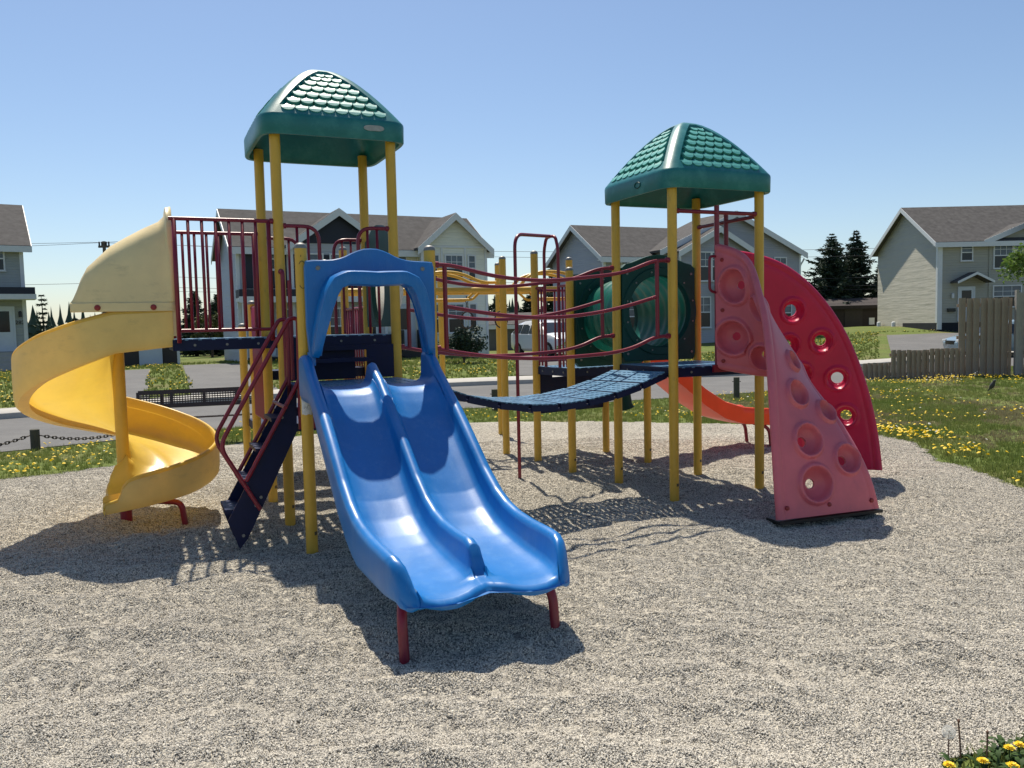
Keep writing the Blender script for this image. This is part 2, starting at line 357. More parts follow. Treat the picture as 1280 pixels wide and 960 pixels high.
# gravel pit
GP = [(-9.5, -3), (-9.5, 6.2), (-7.6, 8.5), (-6.0, 9.62), (-5.36, 10.25), (-4.6, 11.4), (-4.1, 12.35), (-3, 13.6), (-1.2, 14.55), (0, 14.5), (1.4, 14.3), (3.4, 13.55), (4.6, 13.0), (5.3, 12.2), (5.3, 11), (5.08, 10), (4.95, 9.1), (4.93, 7.9), (4.8, 6.8), (4.3, 5.5), (3.2, 4.3), (2.6, 3.5), (2.2, 3.2), (1.95, 3.10), (1.72, 3.03), (1.58, 2.92), (1.5, 2.6), (1.4, -3)]
GPa = np.array(GP)
def in_poly(x, y, P=GPa):
    x = np.asarray(x, float); y = np.asarray(y, float); r = np.zeros(x.shape, bool); j = len(P)-1
    for i in range(len(P)):
        a, b = P[i], P[j]
        c = ((a[1] > y) != (b[1] > y)) & (x < (b[0]-a[0])*(y-a[1])/(b[1]-a[1]+1e-12)+a[0]); r ^= c; j = i
    return r
def edge_dist(x, y, P=GPa):
    x = np.asarray(x, float); y = np.asarray(y, float); d = np.full(x.shape, 1e9)
    for i in range(len(P)):
        a = P[i]; b = P[(i+1) % len(P)]; ab = b-a
        t = np.clip(((x-a[0])*ab[0]+(y-a[1])*ab[1])/(ab@ab), 0, 1); d = np.minimum(d, np.hypot(x-a[0]-t*ab[0], y-a[1]-t*ab[1]))
    return d
def vnoise(x, y, s, seed=0):
    r = np.random.RandomState(seed).rand(64, 64); X = x*s+100; Y = y*s+100; i = np.floor(X).astype(int); j = np.floor(Y).astype(int); a = X-i; b = Y-j
    a = a*a*(3-2*a); b = b*b*(3-2*b); g = lambda p, q: r[p % 64, q % 64]
    return (g(i, j)*(1-a)+g(i+1, j)*a)*(1-b)+(g(i, j+1)*(1-a)+g(i+1, j+1)*a)*b
def warp(x, y): return x+.25*(vnoise(x, y, 2.2, 3)-.5)+.08*(vnoise(x, y, 9, 5)-.5), y+.25*(vnoise(x, y, 2.2, 4)-.5)+.08*(vnoise(x, y, 9, 6)-.5)
def gravel_z(x, y):
    x = np.asarray(x, float); y = np.asarray(y, float)
    z = .034*(vnoise(x, y, .9, 11)-.5)+.050*(vnoise(x, y*1.6, 2.6, 12)-.5)+.036*(vnoise(x, y*1.5, 6.5, 13)-.5)+.014*(vnoise(x, y, 19, 14)-.5)
    wx, wy = warp(x, y); 
    for cx, cy, dp, rd in ((.12, 3.95, .045, .55), (-3.75, 6.75, .035, .40), (2.62, 6.55, .030, .5), (-2.2, 6.35, .03, .35), (3.5, 11.25, .03, .4)): z = z-dp*np.exp(-((x-cx)**2+(y-cy)**2)/rd**2)
    e = np.clip(edge_dist(wx, wy)/.9, 0, 1); return .014+(z+.004)*e
def ground():
    X, Y = np.meshgrid(xs, ys, indexing='ij'); sink = np.where(in_poly(X, Y), np.clip((edge_dist(X, Y)-.3)/.4, 0, 1)*.14, 0)
    MB().grid([[V(x, y, H(x, y)-sink[i, j]) for j, y in enumerate(ys)] for i, x in enumerate(xs)], flip=True).build("ground", "lawn_soil", fix=False, auto=False)["kind"] = "structure"
ground()
def gravel():
    gx = np.arange(-9.6, 5.6, .055); gy_ = np.concatenate([np.arange(1.6, 9, .045), np.arange(9, 15.2, .08)])
    X, Y = np.meshgrid(gx, gy_, indexing='ij'); wx, wy = warp(X, Y); ins = in_poly(wx, wy); Z = gravel_z(X, Y)
    n, m = X.shape; idx = np.arange(n*m).reshape(n, m); ok = ins[:-1, :-1] & ins[1:, :-1] & ins[1:, 1:] & ins[:-1, 1:]
    F = np.stack([idx[:-1, :-1], idx[1:, :-1], idx[1:, 1:], idx[:-1, 1:]], -1)[ok]
    o = fast_mesh("gravel", np.stack([X.ravel(), Y.ravel(), Z.ravel()], 1), F, "gravel", True); o["kind"] = "structure"
def fast_mesh(name, verts, faces, m, smooth=False):
    me = bpy.data.meshes.new(name); k = faces.shape[1]; nf = len(faces)
    me.vertices.add(len(verts)); me.vertices.foreach_set("co", np.ascontiguousarray(verts, dtype=np.float32).ravel())
    me.loops.add(nf*k); me.loops.foreach_set("vertex_index", np.ascontiguousarray(faces, dtype=np.int32).ravel())
    me.polygons.add(nf); me.polygons.foreach_set("loop_start", np.arange(0, nf*k, k, dtype=np.int32)); me.polygons.foreach_set("loop_total", np.full(nf, k, dtype=np.int32))
    me.polygons.foreach_set("use_smooth", np.full(nf, smooth))
    me.materials.append(M[m]); me.update(calc_edges=True); me.validate()
    o = bpy.data.objects.new(name, me); C.objects.link(o); return o
gravel()
def stones():
    r = np.random.RandomState(5); n = 900000
    y = 2.4+(r.rand(n)**1.55)*9.5; x = (r.rand(n)*2-1)*.85*y
    ok = in_poly(*warp(x, y)); x, y = x[ok], y[ok]
    pts = np.stack([x, y, gravel_z(x, y)+.0018], 1)
    me = bpy.data.meshes.new("gravel_stones"); me.vertices.add(len(pts)); me.vertices.foreach_set("co", pts.astype(np.float32).ravel()); me.update()
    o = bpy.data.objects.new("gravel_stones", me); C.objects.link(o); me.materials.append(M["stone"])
    tag(o, "loose pale pea gravel covering the playground floor", "gravel", kind="stuff")
    g = bpy.data.node_groups.new("scatter_stones", 'GeometryNodeTree'); g.interface.new_socket("Geometry", in_out='INPUT', socket_type='NodeSocketGeometry'); g.interface.new_socket("Geometry", in_out='OUTPUT', socket_type='NodeSocketGeometry')
    N = g.nodes; L = g.links; gi = N.new("NodeGroupInput"); go = N.new("NodeGroupOutput")
    ico = N.new("GeometryNodeMeshIcoSphere"); ico.inputs["Radius"].default_value = .0041; ico.inputs["Subdivisions"].default_value = 1
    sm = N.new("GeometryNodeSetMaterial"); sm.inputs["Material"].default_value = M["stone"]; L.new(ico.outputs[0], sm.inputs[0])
    ip = N.new("GeometryNodeInstanceOnPoints"); L.new(gi.outputs[0], ip.inputs["Points"]); L.new(sm.outputs[0], ip.inputs["Instance"])
    r1 = N.new("FunctionNodeRandomValue"); r1.data_type = 'FLOAT_VECTOR'; r1.inputs[0].default_value = (0, 0, 0); r1.inputs[1].default_value = (6.28, 6.28, 6.28)
    r2 = N.new("FunctionNodeRandomValue"); r2.data_type = 'FLOAT_VECTOR'; r2.inputs[0].default_value = (.6, .55, .4); r2.inputs[1].default_value = (1.6, 1.35, .95)
    L.new(r1.outputs[0], ip.inputs["Rotation"]); L.new(r2.outputs[0], ip.inputs["Scale"]); L.new(ip.outputs[0], go.inputs[0])
    o.modifiers.new("scatter", 'NODES').node_group = g
stones()

# grass and dandelions -----------------------------------------------------
def near_lawn(x, y):
    wx, wy = warp(x, y); ynv = np.interp(x, [p[0] for p in NEAR], [p[1] for p in NEAR])
    return ~in_poly(wx, wy) & (y < ynv-.05-.12*vnoise(x, y, 4, 9))
def blades(name, P, per, h, wd, m, label, lean=.5):
    r = np.random.RandomState(len(P)); n = len(P)*per; B = np.repeat(P, per, 0)
    B = B+np.c_[r.normal(0, .022, n), r.normal(0, .022, n), np.zeros(n)]
    a = r.rand(n)*6.283; hh = h*(.5+.9*r.rand(n)); l = lean*hh*r.rand(n); b2 = r.rand(n)*6.283; ww = wd*(.7+.6*r.rand(n))
    d = np.c_[np.cos(a), np.sin(a), np.zeros(n)]*ww[:, None]
    tip = B+np.c_[np.cos(b2)*l, np.sin(b2)*l, hh]
    Vv = np.stack([B-d, B+d, tip], 1).reshape(-1, 3); F = np.arange(n*3).reshape(n, 3)
    o = fast_mesh(name, Vv, F, m); tag(o, label, "grass", kind="stuff"); return o
def scatter(n, x0, x1, y0, y1, seed):
    r = np.random.RandomState(seed); x = x0+r.rand(n)*(x1-x0); y = y0+r.rand(n)*(y1-y0); return x, y
def vis(x, y, mrg=.32): return (np.abs(x)/y < .625+mrg)
def grass():
    A = []; D = []
    for n, x0, x1, y0, y1, s in ((36000, 3.0, 16, 3.8, 15, 1), (19000, 4.6, 18, 15, 27, 2), (15000, -14, -3, 5.5, 17, 3), (16000, -5, 9, 13, 21, 4), (1500, 1.3, 3.4, 2.5, 4.2, 6)):
        x, y = scatter(n, x0, x1, y0, y1, s); k = near_lawn(x, y) & vis(x, y)
        wn = (vnoise(x, y, .55, 21)*.6+vnoise(x, y, 1.7, 22)*.4+.3*(np.random.RandomState(s).rand(len(x))-.5) > .60) & (edge_dist(x, y) > .8) & (x > 4)
        D.append(np.c_[x[k & wn], y[k & wn], np.zeros((k & wn).sum())]); k &= ~wn
        A.append(np.c_[x[k], y[k], np.zeros(k.sum())])
    blades("lawn_grass", np.concatenate(A), 9, .055, .0045, "grass_blade", "rough green grass around the gravel and along the road verge")
    blades("worn_grass", np.concatenate(D), 8, .035, .005, "dry_grass", "worn straw-coloured grass patches on the right lawn", .9)
    B = []
    for n, x0, x1, y0, y1, s in ((15000, -26, 12, 16, 37, 31), (5000, 12, 30, 30, 50, 32)):
        x, y = scatter(n, x0, x1, y0, y1, s); k = (y > np.interp(x, [p[0] for p in FARK], [p[1] for p in FARK])+1.7) & vis(x, y)
        x, y = x[k], y[k]; B.append(np.c_[x, y, [H(p, q) for p, q in zip(x, y)]])
    P = np.concatenate(B)
    def offdrive(x, y):
        def q(x, y, a0, a1, b0, b1):
            t = (y-(a0[1]+b0[1])/2)/((a1[1]+b1[1])/2-(a0[1]+b0[1])/2); xa = a0[0]+(a1[0]-a0[0])*t; xb = b0[0]+(b1[0]-b0[0])*t; return (x > xa) & (x < xb) & (t > -.2) & (t < 1.1)
        return ~(q(x, y, (-9.7, 19.1), (-15.2, 31.5), (-8.75, 20.0), (-13.7, 31.5)) | q(x, y, (-8.0, 20.7), (-13.6, 34.4), (-6.2, 22.0), (-10.6, 33.5)) | q(x, y, (.2, 25.6), (.2, 42), (3.2, 26), (3.2, 42)) | q(x, y, (14.5, 31.6), (21.2, 47), (18.5, 34), (28.5, 49)))
    P = P[offdrive(P[:, 0], P[:, 1])]
    blades("front_lawn_grass", P, 7, .09, .016, "grass_blade", "green front lawns across the road before the houses")
    return P
PF = grass()
def dandelions(name, x, y, z, rr, m, label, hs=(.05, .13)):
    r = np.random.RandomState(len(x)); n = len(x); K = 8
    c = np.c_[x, y, z+hs[0]+r.rand(n)*(hs[1]-hs[0])]; R = rr*(.7+.5*r.rand(n)); tx = r.normal(0, .35, n); ty = r.normal(-.1, .35, n)
    ring = []
    for k in range(K):
        a = 2*math.pi*k/K; px = np.cos(a)*R; py = np.sin(a)*R; ring.append(c+np.c_[px, py, px*tx+py*ty-.2*R])
    Vv = np.stack([c+np.c_[np.zeros(n), np.zeros(n), .35*R]]+ring, 1).reshape(-1, 3)
    base = np.arange(n)[:, None]*(K+1)
    F = np.concatenate([np.concatenate([base, base+1+k, base+1+(k+1) % K], 1) for k in range(K)])
    o = fast_mesh(name, Vv, F, m, False); tag(o, label, "dandelions", kind="stuff")
def weeds():
    X = []; Y = []
    def put(n, x0, x1, y0, y1, s, fn):
        x, y = scatter(n, x0, x1, y0, y1, s); k = near_lawn(x, y) & vis(x, y); x, y = x[k], y[k]; p = fn(x, y); k = np.random.RandomState(s+50).rand(len(x)) < p; X.append(x[k]); Y.append(y[k])
    e = lambda x, y: edge_dist(x, y)
    put(12000, 3.6, 8, 4.5, 13.5, 41, lambda x, y: np.clip(1.15-e(x, y)/.75, 0, 1)*np.clip((vnoise(x, y, 1.6, 61)-.25)*1.7, 0, 1)*.75)
    put(6000, 5, 15, 8, 24, 42, lambda x, y: .035*np.clip((vnoise(x, y, 1.1, 62)-.45)*4, 0.15, 1))
    put(3500, 8, 15, 20.5, 22.6, 43, lambda x, y: np.clip((vnoise(x, y, 1.4, 63)-.3)*1.4, 0, 1)*.5)
    put(7500, -13, -3.4, 6, 16, 44, lambda x, y: np.clip(1.15-e(x, y)/2.6, 0, 1)*np.clip((vnoise(x, y, 1.5, 64)-.2)*1.5, 0, 1)*.6)
    put(6000, -4, 9, 13, 20, 45, lambda x, y: np.clip((vnoise(x, y, 1.3, 65)-.25)*1.5, 0, 1)*.4)
    x = np.concatenate(X); y = np.concatenate(Y); dandelions("dandelion_flowers", x, y, np.zeros(len(x)), .0195, "petal_yellow", "yellow dandelions thick along the gravel edge and dotted over the lawn")
    k = np.random.RandomState(3).rand(len(x)) < .06
    dandelions("dandelion_seed_heads", x[k]+.15, y[k]+.1, np.zeros(k.sum()), .018, "seed_white", "white dandelion seed heads scattered over the lawn", (.1, .18))
    P = PF[(vnoise(PF[:, 0], PF[:, 1], .5, 71) > .42) & (np.random.RandomState(9).rand(len(PF)) < .22)]
    dandelions("front_lawn_dandelions", P[:, 0], P[:, 1], P[:, 2], .030, "petal_yellow", "yellow dandelions dotted over the front lawns across the road", (.06, .12))
weeds()
def rosettes():
    # broad toothed leaves at the gravel edge, nearest right-hand corner
    mb = MB(); r = random.Random(4)
    for i in range(260):
        x = 1.52+r.random()*.95; y = 2.75+r.random()*.7
        if in_poly(np.array([x]), np.array([y]))[0] and r.random() < .985: continue
        for k in range(r.randint(5, 8)):
            a = r.random()*6.28; L = .035+r.random()*.05; d = V(math.cos(a), math.sin(a), 0); s = V(-d.y, d.x, 0); el = .25+r.random()*.6
            rows = []
            for t, wv in ((0, .15), (.25, .5), (.4, .3), (.55, .8), (.7, .5), (.85, .9), (1, .05)):
                p = V(x, y, .012)+d*L*t+V(0, 0, L*el*math.sin(t*2.2)); rows.append([p-s*.012*wv, p, p+s*.012*wv])
            mb.grid(rows, smooth=True)
    o = mb.build("weed_leaves", "weed_leaf", fix=False, auto=False); tag(o, "dark green toothed dandelion leaves at the near gravel corner", "leaves", kind="stuff")
rosettes()
def flower(x, y, h, kind, label, group=None, lean=(0, 0)):
    t = thing({"y": "dandelion", "s": "dandelion_clock", "d": "dry_stalk"}[kind], (x, y, .01), label, {"y": "dandelion", "s": "dandelion clock", "d": "dry stalk"}[kind], group)
    top = V(x+lean[0], y+lean[1], .01+h); pts = [V(x, y, .0), V(x+lean[0]*.4, y+lean[1]*.4, h*.55), top]
    MB().tube(spline(pts, 7), .0022 if kind != "d" else .003, 6).build("stem", "weed_leaf" if kind == "y" else "dry_stem", t)
    r = random.Random(int(x*1000)); mb = MB()
    if kind == "y":
        for ringi, (R, n, up) in enumerate(((.021, 20, .1), (.016, 16, .5), (.010, 12, 1.0))):
            for k in range(n):
                a = 2*math.pi*(k+r.random()*.5)/n; d = V(math.cos(a), math.sin(a), 0); s = V(-d.y, d.x, 0)
                p0 = top+V(0, 0, .002*ringi); p1 = p0+d*R*(.85+.3*r.random())+V(0, 0, R*up*.6)
                mb.add([p0-s*.0016, p0+s*.0016, p1+s*.002, p1-s*.002], [(0, 1, 2, 3)])
        mb.build("flower_head", "petal_yellow", t, fix=False, auto=False)
    elif kind == "s":
        for k in range(150):
            z = 2*(k+.5)/150-1; a = k*2.39996; q = math.sqrt(1-z*z); d = V(q*math.cos(a), q*math.sin(a), z); s = d.orthogonal()*.0008
            p = top+d*.021; mb.add([top+d*.004-s, top+d*.004+s, p], [(0, 1, 2)])
            for j in range(3):
                b = d.orthogonal().normalized(); b.rotate(Matrix.Rotation(2.1*j, 3, d)); mb.add([p-b*.0006, p+d*.002, p+b*.008+d*.003], [(0, 1, 2)])
        mb.build("seed_head", "seed_white", t, fix=False, auto=False)
    else:
        mb.tube([top, top+V(.001, 0, .008), top+V(.003, .001, .013)], [.004, .0055, .001], 6).build("bud", "dry_stem", t)
flower(1.671, 2.902, 0.065, "y", "yellow dandelion in the middle of the near corner clump")
flower(1.807, 2.969, 0.075, "y", "yellow dandelion at the back of the clump, left of its neighbour")
flower(1.851, 2.981, 0.080, "y", "yellow dandelion rightmost in the near corner clump")
flower(1.551, 2.907, 0.050, "y", "yellow dandelion low at the left end of the near corner clump")
flower(1.774, 2.893, 0.050, "y", "yellow dandelion low at the bottom right of the near corner clump")
flower(1.604, 3.010, 0.120, "s", "white fluffy dandelion clock on a brown stalk in the near corner")
flower(1.647, 3.002, 0.160, "d", "tall bare brown stalk just right of the dandelion clock", lean=(-.012, 0))
flower(1.737, 2.991, 0.120, "d", "bare brown stalk between yellow flowers at the right edge")

# ---------------------------------------------------------------- houses
def n2(a): v = Vector(a).to_3d() if len(a) == 3 else Vector((a[0], a[1], 0)); return v.normalized()
class House:
    def __init__(s, name, O, fx, label, zb=0):
        s.O = V(O[0], O[1], 0); s.fx = n2(fx); s.fy = V(-s.fx.y, s.fx.x, 0); s.r = thing(name, (O[0], O[1], zb), label, "house")
    def P(s, x, y, z): return s.O+s.fx*x+s.fy*y+V(0, 0, z)
    def bx(s, mb, x0, x1, y0, y1, z0, z1): return mb.obox(s.P((x0+x1)/2, (y0+y1)/2, (z0+z1)/2), s.fx, s.fy, (0, 0, 1), x1-x0, y1-y0, z1-z0)
    def body(s, x0, x1, D, zb, ze, zr, m):
        pts = [s.P(x0, 0, zb), s.P(x0, D, zb), s.P(x0, D, ze), s.P(x0, D/2, zr), s.P(x0, 0, ze)]
        MB().poly_ext(pts, s.fx*(x1-x0)).build("wall", m, s.r)
    def roof(s, x0, x1, D, ze, zr, ov=.4, rk=.35, th=.16, m="roof_shingle"):
        sl = (zr-ze)/(D/2); a = [(-ov, ze-ov*sl), (D/2, zr), (D+ov, ze-ov*sl)]
        X0, X1 = x0-rk, x1+rk; pr = [(y, z+.02) for y, z in a]+[(y, z+th) for y, z in a[::-1]]
        MB().poly_ext([s.P(X0, y, z) for y, z in pr], s.fx*(X1-X0)).build("roof", m, s.r)
        tr = MB()
        s.bx(tr, X0-.02, X1+.02, -ov-.035, -ov-.004, a[0][1]-.16, a[0][1]+th-.03)
        s.bx(tr, X0+.01, X1-.01, -ov, 0.03, a[0][1]-.05, a[0][1]-.01)
        for X in (X0-.035, X1+.004):
            for i in (0, 1):
                (ya, za), (yb, zb_) = a[i], a[i+1]
                tr.poly_ext([s.P(X, ya, za-.14), s.P(X, yb, zb_-.14), s.P(X, yb, zb_+th-.02), s.P(X, ya, za+th-.02)], s.fx*.031)
        tr.build("fascia", "white_trim", s.r)
    def wing(s, x0, x1, p, D, zb, ze, zp, m, mg=None, ov=.3, th=.14, corners=True):
        xm = (x0+x1)/2
        MB().poly_ext([s.P(x0, -p, zb), s.P(x1, -p, zb), s.P(x1, -p, ze), s.P(xm, -p, zp), s.P(x0, -p, ze)], s.fy*(p+D*.35)).build("wall", m, s.r)
        sl = (zp-ze)/(xm-x0); a = [(x0-ov, ze-ov*sl), (xm, zp), (x1+ov, ze-ov*sl)]
        pr = [(x, z+.02) for x, z in a]+[(x, z+th) for x, z in a[::-1]]
        MB().poly_ext([s.P(x, -p-.32, z) for x, z in pr], s.fy*(p+.32+D*.48)).build("roof", "roof_shingle", s.r)
        tr = MB()
        for i in (0, 1):
            (xa, za), (xb, zb_) = a[i], a[i+1]
            tr.poly_ext([s.P(xa, -p-.36, za-.2), s.P(xb, -p-.36, zb_-.2), s.P(xb, -p-.36, zb_+th-.01), s.P(xa, -p-.36, za+th-.01)], s.fy*.035)
        for x in ((x0, x1) if corners else ()): s.bx(tr, x-.06, x+.06, -p-.03, -p+.05, zb, ze-.05)
        tr.build("fascia", "white_trim", s.r)
        if mg:
            MB().poly_ext([s.P(x0+.12, -p-.03, ze+.05), s.P(x1-.12, -p-.03, ze+.05), s.P(xm, -p-.03, zp-.12)], s.fy*.028).build("gable_panel", mg, s.r)
    def window(s, x0, x1, z0, z1, y=0, nx=2, ny=1, mid=True, blind=False):
        f = MB(); t = .07
        for a, b, c, d in ((x0-t, x1+t, z1, z1+t), (x0-t, x1+t, z0-t, z0), (x0-t, x0, z0, z1), (x1, x1+t, z0, z1)): s.bx(f, a, b, y-.06, y-.002, c, d)
        s.bx(f, x0-t-.03, x1+t+.03, y-.085, y-.061, z0-t-.02, z0-t+.03)
        zm = (z0+z1)/2
        if mid: s.bx(f, x0, x1, y-.05, y-.004, zm-.03, zm+.03)
        for i in range(1, nx): xx = x0+(x1-x0)*i/nx; s.bx(f, xx-.013, xx+.013, y-.045, y-.006, zm+.03 if mid else z0, z1)
        for i in range(1, ny+1 if mid else ny):
            zz = (zm+(z1-zm)*i/(ny+1)) if mid else z0+(z1-z0)*i/ny; s.bx(f, x0, x1, y-.044, y-.007, zz-.013, zz+.013)
        o = f.build("window", "white_trim", s.r)
        if mid:
            p = MB(); s.bx(p, x0, x1, y-.030, y-.010, zm+.03, z1); p.build("pane", "glass_pale", o); p = MB(); s.bx(p, x0, x1, y-.028, y-.010, z0, zm-.03); p.build("pane", "window_glass", o)
        else:
            p = MB(); s.bx(p, x0, x1, y-.030, y-.010, z0, z1); p.build("pane", "window_glass", o)
    def part(s, name, m, *boxes, parent=None):
        mb = MB()
        for b in boxes: s.bx(mb, *b)
        return mb.build(name, m, parent or s.r)
    def door(s, x0, x1, z0, z1, y=0, glass=True):
        d = s.part("door", "door_white", (x0, x1, y-.05, y-.003, z0, z1), (x0-.08, x0-.002, y-.07, y-.004, z0, z1+.08), (x1+.002, x1+.08, y-.07, y-.004, z0, z1+.08), (x0, x1, y-.07, y-.004, z1+.002, z1+.08))
        if glass: s.part("pane", "window_glass", (x0+.15, x1-.15, y-.065, y-.052, z0+(z1-z0)*.45, z1-.15), parent=d)
        s.part("handle", "galvanised", (x0+.06, x0+.10, y-.10, y-.052, z0+.95, z0+1.0), parent=d)
def text_mesh(s, size, ext=.01):
    cu = bpy.data.curves.new("t", 'FONT'); cu.body = s; cu.size = size; cu.extrude = ext; cu.align_x = 'CENTER'; cu.resolution_u = 3
    o = bpy.data.objects.new("t", cu); C.objects.link(o); dg = bpy.context.evaluated_depsgraph_get(); me = bpy.data.meshes.new_from_object(o.evaluated_get(dg))
    bpy.data.objects.remove(o); return me

# left house
h = House("house", (-33.2, 33.4), (.835, .55), "grey-green two-storey house at the left edge with number 282 by the door", 0)
h.body(0, 12, 8, -.2, 6.05, 8.3, "siding_sage"); h.roof(0, 12, 8, 6.05, 8.3)
h.part("trim", "white_trim", (11.86, 12.03, -.035, .1, 0, 5.9))
h.window(10.35, 11.2, 4.85, 5.9, nx=2); h.window(8.3, 9.1, 4.85, 5.9); h.window(7.2, 9.2, 1.4, 2.9, nx=3)
pr = h.part("porch_roof", "navy_siding", (9.2, 12.35, -1.3, -.01, 3.62, 3.98))
h.part("fascia", "white_trim", (9.18, 12.38, -1.34, -1.302, 3.42, 3.66), (12.352, 12.39, -1.3, 0, 3.42, 3.66), (9.2, 12.35, -1.3, -.01, 3.42, 3.615), parent=pr)
h.door(10.72, 11.45, 1.0, 3.05)
lamp = MB(); lamp.cyl(h.P(11.75, -.09, 0), .07, 2.62, 2.85, 10, .06); lamp.build("wall_lamp", "black_thing", h.r)
for k in range(5): h.part("step", "concrete", (9.6, 11.7, -1.25-.28*k-.28, -1.25-.28*k, -.15, .80-.2*k))
h.part("porch", "concrete", (9.6, 11.9, -1.25, -.01, -.15, .98))
tm = text_mesh("282", .26); tm.materials.append(M["black_thing"])
inst("house_number", tm, h.r, frame(h.P(11.72, -.02, 2.28), h.fx, (0, 0, 1), -h.fy))
# duplex in the middle
h = House("house", (-11.7, 36), (.9, .436), "cream and navy duplex house behind the left tower", .15)
h.body(0, 6.5, 5.6, .1, 5.4, 7.15, "siding_grey"); h.body(6.502, 11.6, 5.6, .1, 5.4, 7.15, "siding_cream"); h.roof(0, 11.6, 5.6, 5.4, 7.15)
h.part("foundation", "foundation", (.05, 11.5, -.03, 5.5, -.1, .55))
h.part("trim", "white_trim", (-.03, .1, -.05, .12, .5, 5.3))
h.part("trim", "white_trim", (6.42, 6.58, -.04, -.002, .5, 5.4))
h.part("front_panel", "navy_siding", (.35, 2.25, -.035, -.002, 3.55, 5.35), (2.3, 6.3, -.53, -.503, 3.55, 5.0))
h.part("panel_trim", "white_trim", (.22, .35, -.06, -.002, 3.5, 5.42), (2.1, 2.22, -.06, -.002, 3.5, 5.42), (.35, 2.1, -.06, -.002, 5.30, 5.42))
h.window(1.28, 1.68, 4.4, 5.25, y=-.035, nx=1)
h.wing(2.25, 6.4, .5, 5.6, .1, 5.45, 6.9, "siding_grey", "navy_siding"); h.wing(8.2, 11.45, .6, 5.6, .1, 5.5, 6.9, "siding_cream")
for a, b in ((2.95, 3.55), (3.95, 4.6), (4.95, 5.5)): h.window(a, b, 4.1, 5.0, y=-.53, nx=1)
h.part("belt_roof", "navy_siding", (-.1, 6.4, -1.1, -.01, 3.12, 3.46))
h.part("belt_trim", "white_trim", (-.12, 6.42, -1.13, -1.102, 2.9, 3.16), (-.1, 6.4, -1.08, -.02, 2.96, 3.115))
h.part("porch_post", "white_trim", (.0, .15, -1.05, -.9, .5, 2.95)); h.part("porch_post", "white_trim", (2.3, 2.42, -1.05, -.93, .5, 2.95))
h.door(.5, 1.4, .6, 2.65); h.window(1.75, 2.15, 1.3, 2.6, nx=1); h.window(3.2, 4.8, 1.1, 2.6, y=-.5, nx=3); h.window(5.3, 5.9, 1.1, 2.6, y=-.5, nx=1)
h.window(9.38, 10.2, 3.9, 5.05, y=-.6, nx=3); h.window(10.55, 10.85, 3.9, 5.05, y=-.6, nx=1); h.window(8.7, 9.0, 3.9, 5.05, y=-.6, nx=1)
h.window(9.45, 10.2, 1.45, 2.75, y=-.6, nx=2); h.window(10.55, 10.85, 1.45, 2.75, y=-.6, nx=1); h.window(8.7, 9.0, 1.45, 2.75, y=-.6, nx=1)
h.part("trim", "white_trim", (9.14, 9.22, -.63, -.603, .3, 5.45), (10.33, 10.41, -.63, -.603, .3, 5.45), (8.3, 11.35, -.635, -.604, 5.42, 5.52))
h.window(6.95, 7.6, 3.9, 5.0, nx=2); h.door(7.0, 7.9, .7, 2.75)
h.part("steps", "black_thing", (6.9, 8.1, -1.0, -.02, .1, .65), (6.95, 8.05, -1.4, -1.002, .1, .42), (6.9, 6.96, -1.4, -.02, .65, 1.6), (8.05, 8.1, -1.0, -.02, .65, 1.6))
# grey house centre right
h = House("house", (5.05, 45), (.913, .408), "blue-grey house with twin front gables behind the right tower", .1)
h.body(0, 12.9, 6, .0, 5.35, 7.15, "siding_bluegrey"); h.roof(0, 12.9, 6, 5.35, 7.15)
h.part("foundation", "foundation", (.05, 12.8, -.04, 5.9, -.1, .5), (3.95, 8.85, -1.44, -.05, -.1, .5))
h.wing(3.3, 13.1, .6, 6, .0, 5.6, 7.75, "siding_bluegrey"); h.wing(3.95, 8.9, 1.4, 6, .0, 5.5, 6.75, "siding_bluegrey")
h.part("trim", "white_trim", (-.03, .12, -.05, .1, .4, 5.2))
h.window(4.95, 5.95, 3.95, 5.45, y=-1.4, nx=3); h.window(6.08, 7.08, 3.95, 5.45, y=-1.4, nx=3); h.window(1.15, 1.85, 4.0, 5.2, nx=2)
h.window(11.2, 12.0, 3.95, 5.3, y=-.6, nx=2); h.window(9.6, 10.4, 3.95, 5.3, y=-.6, nx=2)
h.window(6.5, 6.95, 1.4, 3.1, y=-1.4, nx=1); h.window(7.15, 7.6, 1.4, 3.1, y=-1.4, nx=1); h.window(4.6, 5.9, 1.4, 3.0, y=-1.4, nx=3); h.window(.9, 2.0, 1.3, 2.8, nx=2); h.window(10.6, 12.4, 1.3, 2.9, y=-.6, nx=3)
pr = h.part("porch_roof", "navy_siding", (6.3, 9.6, -2.2, -1.402, 3.35, 3.7)); h.part("fascia", "white_trim", (6.28, 9.62, -2.23, -2.202, 3.2, 3.4), parent=pr)
MB().tube(fillet([h.P(13.35, -.7, 5.3), h.P(13.3, -.66, 5.15), h.P(13.18, -.55, 4.9), h.P(13.18, -.55, .3)], .2), .05, 8).build("downpipe", "white_trim", h.r)
